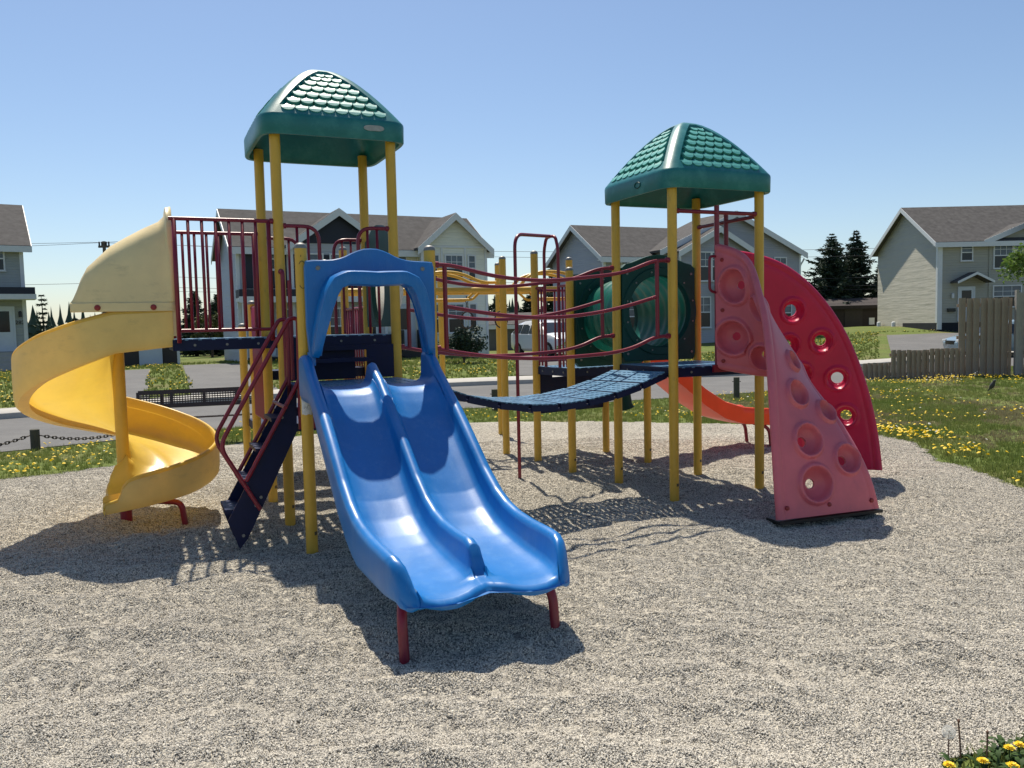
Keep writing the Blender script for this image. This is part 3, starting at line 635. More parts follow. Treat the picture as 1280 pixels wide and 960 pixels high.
# beige house right
h = House("house", (25.6, 50), (1, 0), "beige sided house with grey roof standing at the far right", .8)
h.body(0, 15, 8.2, .5, 6.15, 8.55, "siding_beige"); h.roof(0, 15, 8.2, 6.15, 8.55)
h.part("foundation", "foundation", (-.03, 15, -.03, 4.4, .3, 1.3))
h.part("trim", "white_trim", (-.05, .22, -.06, -.002, .9, 6.05), (-.06, -.002, -.05, .16, 1.3, 6.0))
h.window(1.38, 1.98, 5.0, 5.9, nx=1); h.window(3.3, 4.35, 4.5, 5.95, y=-.05, nx=3, ny=1); h.window(4.5, 5.5, 4.5, 5.95, y=-.05, nx=3, ny=1); h.window(3.3, 4.9, 2.2, 3.4, y=-.05, nx=3, ny=1)
h.wing(3.0, 7.2, .05, 6, 1.3, 6.2, 7.05, "siding_beige", ov=.5, corners=False)
h.door(1.25, 2.12, 1.35, 3.35)
mb = MB(); mb.poly_ext([h.P(.72, -.9, 3.62), h.P(1.83, -.9, 4.15), h.P(2.85, -.9, 3.62), h.P(2.85, -.9, 3.74), h.P(1.83, -.9, 4.27), h.P(.72, -.9, 3.74)], h.fy*.89); pr = mb.build("porch_roof", "roof_shingle", h.r)
mb = MB(); mb.poly_ext([h.P(.70, -.94, 3.58), h.P(1.83, -.94, 4.1), h.P(2.87, -.94, 3.58), h.P(2.87, -.94, 3.72), h.P(1.83, -.94, 4.25), h.P(.70, -.94, 3.72)], h.fy*.036); mb.build("fascia", "white_trim", pr)
mb = MB(); mb.cyl(h.P(.85, -.1, 0), .08, 2.75, 3.0, 10, .05); mb.build("wall_lamp", "white_trim", h.r)
h.part("letterbox", "black_thing", (.55, 1.0, -.15, -.01, 1.95, 2.15))
for yy in (7.4, 5.2):
    mb = MB(); mb.cyl(h.P(-.25, yy, 0), .13, .6, 1.35, 12, .06); mb.build("vent_pipe", "white_trim", h.r)
# dark brown garage at left, grey garage in the middle, dark sheds at right
h = House("garage", (-17.7, 36.6), (.9, .436), "dark brown garage with a white door behind the spiral slide", 0); h.r["category"] = "garage"
h.body(0, 2.9, 4, -.1, 2.3, 2.6, "brown_wall"); h.roof(0, 2.9, 4, 2.3, 2.6, .15, .1, .1, "shed_dark"); h.door(1.3, 2.1, .1, 2.1, glass=False)
h.part("trim", "white_trim", (2.8, 2.92, -.03, .05, 0, 2.2))
h = House("garage", (-1.6, 46.5), (1, .0), "low grey garage with dark doors beside the white car", .2); h.r["category"] = "garage"
h.body(0, 5.4, 5, 0, 1.75, 2.35, "grey_wall"); h.roof(0, 5.4, 5, 1.75, 2.35, .3, .25, .1); h.part("garage_door", "black_thing", (2.5, 4.6, -.05, -.002, .2, 1.7)); h.part("trim", "white_trim", (2.32, 2.48, -.06, -.002, .2, 1.72))
def shed(O, w_, d_, zh, label):
    h = House("shed", O, (1, 0), label, .6); h.r["category"] = "shed"
    h.body(0, w_, d_, .2, zh, zh+.5, "shed_dark"); h.roof(0, w_, d_, zh, zh+.5, .25, .25, .09, "shed_dark"); h.part("shed_door", "brown_wall", (w_*.35, w_*.6, -.04, -.002, .4, zh-.15))
    for ch in h.r.children:
        if ch.name.startswith("fascia"): ch.data.materials[0] = M["shed_dark"]
    return h
h = shed((22.6, 61), 5.2, 3.5, 2.6, "dark brown shed with low roof under the two spruces"); h.part("window", "sign_white", (3.6, 4.0, -.05, -.003, 1.2, 1.7))
shed((29.0, 64), 3.4, 3, 2.9, "dark red-brown shed touching the beige house edge")

# board fences
def fence(O, d, boards, label, bw, m="fence_board", rails=True):
    d = n2(d); q = V(-d.y, d.x, 0); t = thing("board_fence", (O[0], O[1], 0), label, "fence"); Lx = 0; r = random.Random(len(label))
    base = {}
    for kb, zt in enumerate(boards):
        key = (round(zt, 2), kb % 2)
        if key not in base:
            mb = MB(); mb.obox((0, 0, zt/2), (1, 0, 0), (0, 1, 0), (0, 0, 1), bw*(1.45 if kb % 2 else .84), .02, zt); base[key] = mb.mesh("board", m)
        c = V(O[0], O[1], 0)+d*(Lx+bw/2)+q*((.045 if kb % 2 else 0)+r.uniform(-.004, .004)); ang = r.uniform(-.008, .008)
        x = (d+V(0, 0, ang)).normalized(); z = x.cross(q).normalized()
        mw = frame(c+V(0, 0, -.02+r.uniform(-.012, .012)), x, q, z); inst("board", base[key], t, mw); Lx += bw
    zt = min(boards)
    for z in (.2, zt*.5, zt-.2) if zt > 1 else (.12, zt-.15):
        mb = MB(); mb.obox(V(O[0], O[1], z)+d*Lx/2+q*.09, d, q, (0, 0, 1), Lx, .04, .09); mb.build("rail", m, t)
    return t, Lx
fence((12.36, 23.0), (1, .05), [2.18+.012*math.sin(k*2.1) for k in range(15)], "tall weathered brown board fence standing on the right lawn", .101)
t, _ = fence((13.90, 22.9), (1, .12), [2.3]*9, "pale grey board fence end at the right edge of the photo", .115, "fence_board_pale")
mb = MB(); mb.box((13.862, 22.86, 0), (13.93, 22.95, 2.36)); mb.build("fence_post", "fence_board_pale", t)
fence((11.44, 22.75), (1, .05), [.82]*13, "knee-high brown board fence next to the tall fence", .071)
fence((10.41, 22.80), (1, 0), [.80]*15, "knee-high brown board fence in the middle of the low run", .070)
fence((9.65, 22.86), (1, 0), [.46]*11, "lowest short brown board fence at the left end of the run", .071)
# ---------------------------------------------------------------- trees
def conifer(x, y, zt, rad, label, seed, m="spruce_needles", group=None, thin=1.0, n_l=30, z0=None, species="spruce_tree"):
    r = random.Random(seed); zb = H(x, y); t = thing(species, (x, y, zb), label, "tree", group)
    MB().tube([V(x, y, zb-.1), V(x+.03, y, zb+(zt-zb)*.5), V(x, y, zt)], [.06+.012*(zt-zb), .04+.006*(zt-zb), .01], 7).build("trunk", "bark", t)
    mb = MB(); h_ = zt-zb; lo = zb+h_*(.08 if z0 is None else z0)
    for i in range(n_l):
        f = i/(n_l-1); z = lo+(zt-lo)*f**.9; R = rad*(1-f)**.85*(.8+.35*math.sin(i*2.7)**2)+.12; nb = max(4, int((9-4*f)*thin))
        for k in range(nb):
            if r.random() < .14: continue
            a = 2*math.pi*(k+r.random()*.7)/nb+i*.9; L = R*r.uniform(.6, 1.12); d = V(math.cos(a), math.sin(a), 0); s = V(-d.y, d.x, 0); up = r.uniform(-.25, .12)
            ns = max(4, int(L*7))
            for q in range(ns):
                u_ = (q+.5)/ns; p = V(x, y, z)+d*L*u_+V(0, 0, L*(up*u_+.12*u_*u_-.06))
                for j in range(5):
                    wv = (.09+.24*(1-u_*.6)*min(1.0, L))*r.uniform(.6, 1.3); dd = (d*r.uniform(.1, 1)+s*r.uniform(-1.2, 1.2)+V(0, 0, r.uniform(-.55, .45))).normalized(); nn = dd.orthogonal().normalized(); nn.rotate(Matrix.Rotation(r.random()*3, 3, dd))
                    e = p+dd*wv*1.7; mb.add([p-nn*wv*.36, p+nn*wv*.36, e], [(0, 1, 2)])
    mb.build("crown", m, t, fix=False, auto=False); return t
def broadleaf(x, y, zt, rad, label, seed, m, n=2600, ls=.16, zl=.3, group=None, species="leafy_tree", cat="tree", sq=1.0, limbs=9):
    r = random.Random(seed); zb = H(x, y); t = thing(species, (x, y, zb), label, cat, group); h_ = zt-zb
    tr = MB(); tr.tube([V(x, y, zb-.1), V(x+.04, y, zb+h_*.35), V(x-.03, y+.03, zb+h_*.75)], [.03*h_, .02*h_, .006*h_], 8); cl = []
    for k in range(limbs):
        a = 2*math.pi*k/limbs+r.random(); el = r.uniform(.1, 1.2); z0 = zb+h_*r.uniform(zl, .65); d = V(math.cos(a)*math.cos(el), math.sin(a)*math.cos(el), math.sin(el)*.8)
        e = V(x, y, z0)+V(d.x*rad*.85, d.y*rad*.85, d.z*(zt-z0)*.8); tr.tube([V(x, y, z0-.05*h_), V(x, y, z0).lerp(e, .5)+V(0, 0, .04*h_), e], [.011*h_, .007*h_, .003*h_], 6)
        cl += [(V(x, y, z0).lerp(e, f)+V(r.uniform(-.2, .2)*rad, r.uniform(-.2, .2)*rad, r.uniform(-.1, .15)*h_*.5), rad*r.uniform(.16, .36)) for f in (.45, .7, .95, 1.05)]
    tr.build("trunk", "bark", t); mb = MB()
    for i in range(n):
        c, R = cl[r.randrange(len(cl))]; p = c+Vector((r.gauss(0, 1), r.gauss(0, 1), r.gauss(0, .8))).normalized()*R*r.random()**.4
        if p.z < zb+.02: continue
        d = V(r.uniform(-1, 1), r.uniform(-1, 1), r.uniform(-.7, .5)).normalized(); s = d.orthogonal().normalized(); s.rotate(Matrix.Rotation(r.random()*3, 3, d)); l = ls*r.uniform(.6, 1.3)
        mb.add([p, p+d*l*.5+s*l*.3, p+d*l, p+d*l*.5-s*l*.3], [(0, 1, 2, 3)])
    mb.build("crown", m, t, fix=False, auto=False); return t
conifer(25.0, 65, 8.2, 3.65, "tall broad dark spruce left of the beige house", 1)
conifer(27.3, 66, 8.5, 2.84, "tall pointed dark spruce close to the beige house", 2)
conifer(29.6, 67, 5.8, 1.6, "sparse thin spruce tucked against the beige house wall", 3, thin=.5)
conifer(22.2, 70, 5.4, 2.03, "small spruce half behind the blue-grey house corner", 4)
conifer(3.7, 70, 7.1, 2.03, "slim spruce seen through the red arch rails", 5)
for k, (x, y, zt, rd, lb) in enumerate(((-1.0, 74, 4.6, 2.0, "short dark spruce behind the cream gable end"), (1.7, 76, 4.4, 2.0, "bushy dark spruce above the grey garage roof"), (5.2, 72, 4.5, 1.8, "dark spruce beside the slim spruce under the wires"))): conifer(x, y, zt, rd, lb, 20+k)
conifer(-33.6, 60, 4.6, .8, "thin scraggy spruce beside the left house wall", 8, thin=.3, n_l=13)
conifer(-31.8, 61, 2.9, .8, "small ragged spruce just right of the thin one", 9, thin=.6)
conifer(-30.0, 62, 3.6, 1.0, "bushy spruce showing above the spiral slide edge", 10, thin=.7)
conifer(-20.8, 55, 4.4, 1.3, "narrow dark spruce seen through the left railing bars", 11); conifer(-19.2, 56, 3.9, 1.4, "dark spruce in the middle of the railing gap", 12); conifer(-18.2, 52, 4.0, 1.3, "dark spruce against the duplex side wall", 13)
broadleaf(-17.6, 49, 3.2, 1.1, "olive green bushy tree beside the duplex side wall", 14, "olive_leaf", 1800, .18, .1)
broadleaf(-21.0, 47, 2.2, 1.2, "low olive shrub below the left railing", 15, "olive_leaf", 1500, .18, .05, species="shrub", cat="shrub")
broadleaf(-19.4, 46, 1.9, 1.2, "dark low shrub behind the upper deck", 16, "dark_leaf", 1500, .18, .05, species="shrub", cat="shrub")
broadleaf(-1.9, 33.2, 1.75, .95, "dark rounded juniper bush before the cream bay wall", 17, "dark_leaf", 3200, .12, .05, species="shrub", cat="shrub", limbs=12)
broadleaf(17.95, 28, 5.0, 1.3, "bright green leafy tree cut by the right edge", 18, "leaf_green", 3800, .15, .58)
broadleaf(2.15, 31.5, 1.2, .45, "small pale green sapling in front of the white car", 19, "leaf_green", 420, .10, .1, species="sapling", cat="sapling", limbs=5)
broadleaf(28.6, 72, 5.2, 1.8, "bare pale greenish tree between the spruces and beige house", 33, "olive_leaf", 500, .16, .3)
broadleaf(30.0, 60, 3.6, .8, "light green bush above the dark shed roof", 34, "leaf_green", 700, .16, .2, species="shrub", cat="shrub")
def far_wood():
    mb = MB(); r = random.Random(77)
    for i in range(420):
        x = r.uniform(-110, 110); y = r.uniform(105, 150); h_ = r.uniform(2.8, 6.2); R = h_*r.uniform(.22, .34)
        for lv in range(5):
            f = lv/5; n = 7; rr = R*(1-f)*1.05; z0 = h_*f*.95
            ring = [V(x+rr*math.cos(6.283*k/n+lv)*r.uniform(.6, 1.25), y+rr*math.sin(6.283*k/n+lv), z0+r.uniform(-.2, .2)) for k in range(n)]; tip = V(x, y, z0+h_*.36)
            mb.add(ring+[tip], [(k, (k+1) % n, n) for k in range(n)])
    tag(mb.build("far_wood", "spruce_needles", fix=False, auto=False), "dark evergreen wood far behind the houses", "wood", kind="stuff")
far_wood()
def hill():
    rows = [[V(x, y, -2+ (7.0*math.exp(-((y-260)/70)**2)*(1+.25*math.sin(x*.021)+.15*math.sin(x*.05+1)))*max(.25, min(1, (60-x)/110))) for y in np.linspace(160, 420, 16)] for x in np.linspace(-400, 400, 60)]
    o = MB().grid(rows, flip=True).build("hill", "olive_leaf", fix=False, auto=False); o["kind"] = "structure"
hill()
# ---------------------------------------------------------------- overhead lines
def pole(x, y, zt, label):
    t = thing("utility_pole", (x, y, 0), label, "utility pole"); mb = MB(); mb.tube([V(x, y, -.2), V(x, y, zt)], [.16, .11], 10); mb.build("pole", "pole_wood", t)
    mb = MB(); mb.box((x-.40, y-.06, zt-.45), (x+.40, y+.06, zt-.3)); mb.build("cross_arm", "pole_wood", t)
    for dx in (-.34, -.15, .15, .34):
        mb = MB(); mb.cyl((x+dx, y, 0), .06, zt-.3, zt-.05, 8, .04); mb.build("insulator", "black_thing", t)
pole(-28.9, 60, 8.35, "wooden utility pole with cross-arm behind the spiral slide hood")
pole(66, 66, 8.0, "wooden utility pole with cross-arm far off to the right")
def wire(p, q, sag, label, r=.014):
    pts = [V(*p).lerp(V(*q), k/24)-V(0, 0, sag*4*(k/24)*(1-k/24)) for k in range(25)]
    o = MB().tube(pts, r, 5).build("power_line", "cable", auto=False); tag(o, label, "power line", "power lines behind the houses")
wire((-29.8, 60, 8.3), (65.1, 66, 7.95), 1.2, "highest thin power line strung across the sky behind the houses"); wire((-28, 60, 8.3), (66.9, 66, 7.95), 1.75, "second highest power line across the sky, just under the top one")
wire((-29, 60, 6.0), (66, 66, 6.2), 1.4, "middle power line crossing in front of the two spruces"); wire((-29, 60, 5.2), (66, 66, 5.4), 1.2, "low power line crossing the spruces, above the lowest one"); wire((-29, 60, 4.9), (66, 66, 4.8), 1.0, "lowest power line behind the houses, just above the shed roofs")
wire((-29.8, 60, 8.3), (-70, 48, 9.2), .6, "upper power line running left from the pole to the left house"); wire((-28, 60, 8.3), (-70, 49, 9.0), .9, "second power line running left from the pole to the left house"); wire((-29, 60, 5.4), (-70, 48, 6.4), .5, "low power line running left from the pole past the left house")
# ---------------------------------------------------------------- cars
def car(x, y, z, ang, label, body, Lc=4.5, W=1.82, Hc=1.68, suv=True):
    t = thing("parked_car", (x, y, z), label, "car"); cs, sn = math.cos(ang), math.sin(ang)
    P = lambda a, b, c: V(x+a*cs-b*sn, y+a*sn+b*cs, z+c)
    # stations along the length (front at +): (a, half width, bottom, belt/hood z, roof half width, roof z)
    S = [(2.22, .62, .38, .62, .60, .70), (2.1, .80, .28, .80, .70, .86), (1.6, .90, .25, .98, .74, 1.02), (.98, .91, .25, 1.04, .76, 1.08), (.35, .91, .25, 1.02, .64, 1.56), (-.3, .91, .25, 1.03, .66, 1.66), (-1.1, .91, .25, 1.05, .65, 1.64), (-1.8, .90, .27, 1.08, .62, 1.52), (-2.12, .86, .30, 1.04, .68, 1.10), (-2.24, .74, .40, .86, .62, .9)]
    k = Hc/1.68; rows = []
    for a, hw, zb, zm, rw, zr in S:
        a *= Lc/4.5; hw *= W/1.82; rw *= W/1.82; zr *= k; zm *= k
        half = [(hw*.86, zb), (hw*.98, zb+.12), (hw, (zb+zm)/2), (hw*.98, zm-.02), (hw*.94, zm+.02), (rw*1.02, zm+(zr-zm)*.85), (rw*.92, zr-.01), (rw*.5, zr+.015)]
        rows.append([P(a, b, c) for b, c in half]+[P(a, -b, c) for b, c in half[::-1]])
    mb = MB(); mb.grid(rows, closev=True); mb.add(rows[0], [tuple(range(16))]); mb.add(rows[-1], [tuple(range(16))]); mb.build("body", body, t)
    def side(sgn, a0, a1, a2, a3):
        wz = lambda f: 1.06*k+(1.50*k-1.06*k)*f; wb = lambda f: (.87+(.68-.87)*f)*W/1.82+.012
        return [P(a0, sgn*wb(0), wz(0)), P(a1, sgn*wb(0), wz(0)), P(a2, sgn*wb(.95), wz(.95)), P(a3, sgn*wb(.95), wz(.95))]
    for sgn in (1, -1):
        for q in ((.80, -.35, -.35, .33), (-.42, -1.15, -1.1, -.42), (-1.22, -1.95, -1.70, -1.17)):
            p = side(sgn, *[v_*Lc/4.5 for v_ in q]); mb = MB(); mb.add(p+[v_-(p[0]-P(0, 0, 1)).normalized()*.01 for v_ in p], [(0, 1, 2, 3), (7, 6, 5, 4)]); mb.build("side_window", "car_glass", t)
    def wins(a0, a1, z0, z1, b0, b1, nm):
        mb = MB(); mb.add([P(a0, -b0, z0), P(a0, b0, z0), P(a1, b1, z1), P(a1, -b1, z1)], [(0, 1, 2, 3)]); mb.build(nm, "car_glass", t)
    wins(1.0*Lc/4.5+.03, .40*Lc/4.5+.03, 1.11*k, 1.55*k, .70, .60, "windscreen"); wins(-2.12*Lc/4.5-.02, -1.82*Lc/4.5-.03, 1.14*k, 1.50*k, .62, .57, "rear_window")
    for a in (1.42, -1.38):
        for sgn in (1, -1):
            c = P(a*Lc/4.5, sgn*(W/2-.10), .34); ax = V(-sn, cs, 0); mb = MB(); mb.tube([c-ax*.10, c-ax*.09, c+ax*.09, c+ax*.10], [.30, .345, .345, .30], 20); wl = mb.build("wheel", "tyre", t)
            mb = MB(); mb.tube([c+ax*sgn*.101, c+ax*sgn*.108], [.21, .19], 16); mb.build("rim", "rim_metal", wl)
    for sgn in (1, -1):
        mb = MB(); mb.obox(P(2.08*Lc/4.5, sgn*.62, .76*k), (cs, sn, 0), (-sn, cs, 0), (0, 0, 1), .22, .32, .15); mb.build("headlight", "headlight", t, bevel=.03)
        mb = MB(); mb.obox(P(.78*Lc/4.5, sgn*(W/2+.08), 1.08*k), (cs, sn, 0), (-sn, cs, 0), (0, 0, 1), .12, .2, .13); mb.build("wing_mirror", body, t, bevel=.03)
        mb = MB(); mb.obox(P(-2.15*Lc/4.5, sgn*.68, .95*k), (cs, sn, 0), (-sn, cs, 0), (0, 0, 1), .12, .2, .2); mb.build("tail_light", "sign_red", t, bevel=.02)
    mb = MB(); mb.obox(P(2.18*Lc/4.5, 0, .62), (cs, sn, 0), (-sn, cs, 0), (0, 0, 1), .1, .8, .16); mb.build("grille", "black_thing", t, bevel=.02)
car(1.75, 38.6, .25, math.radians(-62), "white family car parked on the driveway by the grey garage", "white_car")
car(19.95, 33.6, .0, math.radians(176), "blue-grey car parked behind the tall brown fence", "blue_car", 4.4, 1.78, 1.5)
# ---------------------------------------------------------------- street furniture
def bollard(x, y, hgt, label):
    t = thing("bollard", (x, y, 0), label, "bollard", "timber bollards along the road verge"); mb = MB(); mb.cyl((x, y, 0), .065, -.1, hgt, 14, .012); mb.build("post", "timber_post", t)
    for s in (-1, 1):
        mb = MB(); mb.tube([V(x+s*.06, y, hgt-.09), V(x+s*.095, y, hgt-.09)], .008, 6); mb.build("hook", "chain_steel", t)
def chain(p, q, sag, label):
    p, q = V(*p), V(*q); L = (q-p).length; n = int(L/.052); mb = MB()
    pos = [p.lerp(q, k/n)-V(0, 0, sag*4*(k/n)*(1-k/n)) for k in range(n+1)]
    for k in range(n):
        a, b = pos[k], pos[k+1]; d = (b-a).normalized(); s = d.cross(V(0, 0, 1)).normalized(); u_ = s.cross(d)
        if k % 2: s, u_ = u_, s
        c = (a+b)/2; mb.tube([c+d*.040*math.cos(t_)+s*.020*math.sin(t_) for t_ in np.linspace(0, 6.283, 9)[:-1]], .0085, 4, closed=True)
    tag(mb.build("chain", "chain_steel", fix=False, auto=False), label, "chain")
bollard(-7.11, 12.3, .30, "dark timber bollard with chains left of the spiral slide"); bollard(-5.9, 13.45, .30, "dark timber bollard hidden behind the spiral slide"); bollard(-8.4, 11.1, .30, "dark timber bollard outside the left edge")
bollard(4.87, 18.0, .46, "dark timber bollard between the orange slide and pink wall"); bollard(-.35, 16.6, .42, "dark timber bollard behind the sagging bridge")
chain((-7.02, 12.3, .21), (-5.99, 13.45, .21), .12, "rusty chain sagging right from the left bollard"); chain((-7.2, 12.3, .21), (-8.31, 11.1, .21), .12, "rusty chain sagging left from the left bollard")
def bench():
    A = V(-5.62, 12.45, 0); B = V(-3.85, 13.05, 0); d = (B-A).normalized(); q = V(d.y, -d.x, 0)   # q toward the camera
    q = -q; t = thing("bench", tuple((A+B)/2), "dark brown perforated metal bench standing behind the stairs", "bench")
    Lb = (B-A).length
    def slab(name, base, e1, z0, z1, out0, out1, nx, nz):
        mb = MB(); th = .02; up0 = V(0, 0, z0)+q*out0; up1 = V(0, 0, z1)+q*out1; e2 = (up1-up0); hgt = e2.length; e2 = e2.normalized(); nn = d.cross(e2)
        for k in range(nz+1): mb.obox(A+d*Lb/2+up0+e2*hgt*k/nz, d, e2, nn, Lb, .013 if 0 < k < nz else .05, th)
        for k in range(nx+1): mb.obox(A+d*Lb*k/nx+up0+e2*hgt/2, d, e2, nn, .012 if k % 12 else .05, hgt, th*.8)
        return mb.build(name, "bench_brown", t, fix=False)
    slab("backrest", A, d, .58, .80, .0, .06, 48, 7); slab("seat", A, d, .40, .43, -.02, -.42, 48, 10)
    for f in (.18, .82):
        p = A+d*Lb*f; mb = MB(); mb.tube(fillet([p+q*.07+V(0, 0, .80), p+V(0, 0, .42), p-q*.05+V(0, 0, .3), p+q*.05+V(0, 0, -.02)], .1), .024, 8); mb.tube(fillet([p+V(0, 0, .40), p-q*.40+V(0, 0, .40), p-q*.38+V(0, 0, -.02)], .08), .024, 8); mb.build("leg", "bench_brown", t)
bench()
def marker():
    x, y = 9.35, 23.0; t = thing("marker_sign", (x, y, 0), "small round white marker with a red spot on a thin stake", "sign")
    mb = MB(); mb.tube([V(x, y, -.05), V(x, y, .62)], .012, 8); mb.build("stake", "galvanised", t)
    mb = MB(); mb.tube([V(x, y-.012, .68), V(x, y-.024, .68)], .10, 20); mb.build("disc", "sign_white", t)
    mb = MB(); mb.tube([V(x, y-.0245, .68), V(x, y-.028, .68)], .045, 14); mb.build("spot", "sign_red", t)
marker()
def bird():
    x, y = 10.55, 18.2; t = thing("bird", (x, y, 0), "small dark bird standing on the right lawn before the fence", "bird")
    P = lambda a, b, c: V(x+a*.3+b*.95, y-a*.95+b*.3, c)
    mb = MB(); pts = [P(-.085, 0, .06), P(-.06, 0, .085), P(-.03, 0, .12), P(.0, 0, .165), P(.02, 0, .20), P(.03, 0, .23), P(.042, 0, .25), P(.06, 0, .258), P(.09, 0, .25)]
    mb.tube(pts, [.010, .030, .048, .050, .038, .028, .029, .020, .003], 12); mb.build("body", "bird_grey", t)
    mb = MB(); mb.tube([P(-.07, 0, .08), P(-.11, 0, .035), P(-.14, 0, .01)], [.016, .014, .006], 6); mb.build("tail", "bird_grey", t)
    for s in (-1, 1):
        mb = MB(); mb.tube([P(.0, s*.02, .11), P(-.015, s*.022, .05), P(.0, s*.024, .0), P(.03, s*.026, .002)], .004, 6); mb.build("leg", "bird_grey", t)
bird()
# ================================================================ the play structure
u = V(.913, .408, 0).normalized(); v = V(-u.y, u.x, 0); FLp = V(-1.949, 7.118, 0)
u2 = V(.916, .401, 0).normalized(); v2 = V(-u2.y, u2.x, 0); Hp = V(1.498, 7.699, 0)
Z = V(0, 0, 1)
TW = lambda a, b, z=0: FLp+u*a+v*b+Z*z
RT = lambda a, b, z=0: Hp+u2*a+v2*b+Z*z
SL = lambda a, b, z=0: FLp-v-v*a+u*b+Z*z
PS = thing("play_structure", (0, 7.5, 0), "large playground climbing structure with yellow posts, green roofs, slides and a sagging bridge", "play structure")
R1d, R1g, R1e, R1c, R2b, R2q = V(.667, 9.348, 0), V(1.62, 9.95, 0), V(1.202, 10.69, 0), V(.297, 10.017, 0), V(-.09, 10.7, 0), V(.79, 11.1, 0)
def post(p, top, cap=True):
    zb = float(gravel_z(p.x, p.y))
    mb = MB(); mb.cyl(p, .0445, zb-.06, top, 22); o = mb.build("post", "yellow_post", PS)
    if cap:
        c = MB(); c.cyl(p, .0455, top+.0005, top+.012, 22, .032); c.build("cap", "galvanised", o)
    k = MB(); a = math.atan2(-p.y, -p.x)+.5; c0 = V(p.x, p.y, 0)
    for z in (.14,):
        k.add([c0+V(.0452*math.cos(a+i*.22), .0452*math.sin(a+i*.22), zb+z+dz) for dz in (0, .028) for i in range(4)], [(i, i+1, i+5, i+4) for i in range(3)])
    if top > 2.2 and p.y < 10: k.build("depth_mark", "stain", o, fix=False)
    return o
for a, b, t in ((0, 0, 3.40), (1, 0, 3.40), (1, 1, 3.40), (0, 1, 3.40)): post(TW(a, b), t, False)
for a, b, t in ((0, -1, 2.285), (1, -1, 2.285), (0, 2, 1.97), (0, 3, 1.74), (1, 2, 2.56), (1, 3, 2.5)): post(TW(a, b), t)
for a, b in ((0, 0), (1, 0), (1, 1), (0, 1)): post(RT(a, b), 2.99, False)
for p, t in ((R1d, 2.28), (R1g, 2.28), (R1e, 2.28), (R1c, 2.53), (R2b, 2.53), (R2q, 2.53), (V(-.18, 12.7, 0), 2.6), (V(-1.08, 13.0, 0), 2.6)): post(p, t)
# sticker and scribble on the front slide post
s1 = SL(0, 0); aa = math.atan2(-s1.y, -s1.x)
mb = MB(); mb.add([s1+V(.0458*math.cos(aa-.9+i*.2), .0458*math.sin(aa-.9+i*.2), z+.004*math.sin(i*1.3)) for z in (1.055, 1.175) for i in range(10)], [(i, i+1, i+11, i+10) for i in range(9)]); mb.build("sticker", "sticker", PS, fix=False)
mb = MB(); mb.tube([s1+V(.0462*math.cos(aa+q), .0462*math.sin(aa+q), z) for q, z in ((-.45, 1.10), (-.2, 1.115), (0, 1.10), (.25, 1.125), (.5, 1.12))], .0012, 5)
mb.tube([s1+V(.0458*math.cos(aa+.15-.75*math.cos(t_)), .0458*math.sin(aa+.15-.75*math.cos(t_)), 2.09+.10*math.sin(t_)) for t_ in np.linspace(.9, 5.4, 22)], .0022, 5); mb.tube([s1+V(.046*math.cos(aa), .046*math.sin(aa), z) for z in (2.22, 2.235)], .002, 5); mb.build("scribble", "ink", PS, fix=False)

# decks -------------------------------------------------------------------
def deck(P00, P10, P11, P01, z, fr=.09, n=9, m=8, nm="deck"):
    B = lambda s, t: (P00*(1-s)*(1-t)+P10*s*(1-t)+P11*s*t+P01*(1-s)*t)
    f = MB(); q = [P00, P10, P11, P01]
    for i in range(4):
        a, b = q[i], q[(i+1) % 4]; d = (b-a).normalized(); nn = V(-d.y, d.x, 0)
        f.obox((a+b)/2+Z*(z-fr/2-.004)+nn*.012, d, nn, Z, (b-a).length-.001*i-.03, .024, fr)
    o = f.build(nm, "navy_steel", PS)
    p = MB(); wx = (P10-P00).length; wy = (P01-P00).length; ax = (P10-P00).normalized(); ay = (P01-P00).normalized(); pt = 1/n
    for i in range(n): p.obox(B((i+.5)*pt, .5)+Z*(z-.004), ax, ay, Z, wx*pt*.74, wy*.975, .012)
    for i in range(1, n):
        for j in range(m+1): p.obox(B(i*pt, min(max(j/m, .02), .98))+Z*(z-.005), ax, ay, Z, wx*pt*.27, wy/m*.36, .011)
    p.build("plate", "deck_coating", o, auto=False, fix=False)
    bo = MB()
    for i in range(4):
        a, b = q[i], q[(i+1) % 4]; d = (b-a).normalized(); nn = V(-d.y, d.x, 0)
        for k in (.2, .5, .8): bo.tube([a.lerp(b, k)+Z*(z-.05)-nn*.0, a.lerp(b, k)+Z*(z-.05)-nn*.008], .011, 8)
    bo.build("bolt", "galvanised", o)
    return o
deck(TW(0, 0), TW(1, 0), TW(1, 1), TW(0, 1), 1.632); deck(TW(-.87, .03), TW(-.03, .03), TW(-.03, .97), TW(-.87, .97), 1.630, n=8)
deck(TW(0, -1), TW(1, -1), TW(1, -.03), TW(0, -.03), 1.242); deck(RT(0, 0), RT(1, 0), RT(1, 1), RT(0, 1), 1.262)
deck(R1d, R1g, R1e, R1c, 1.188); deck(R1c, R1e, R2q, R2b, .705)
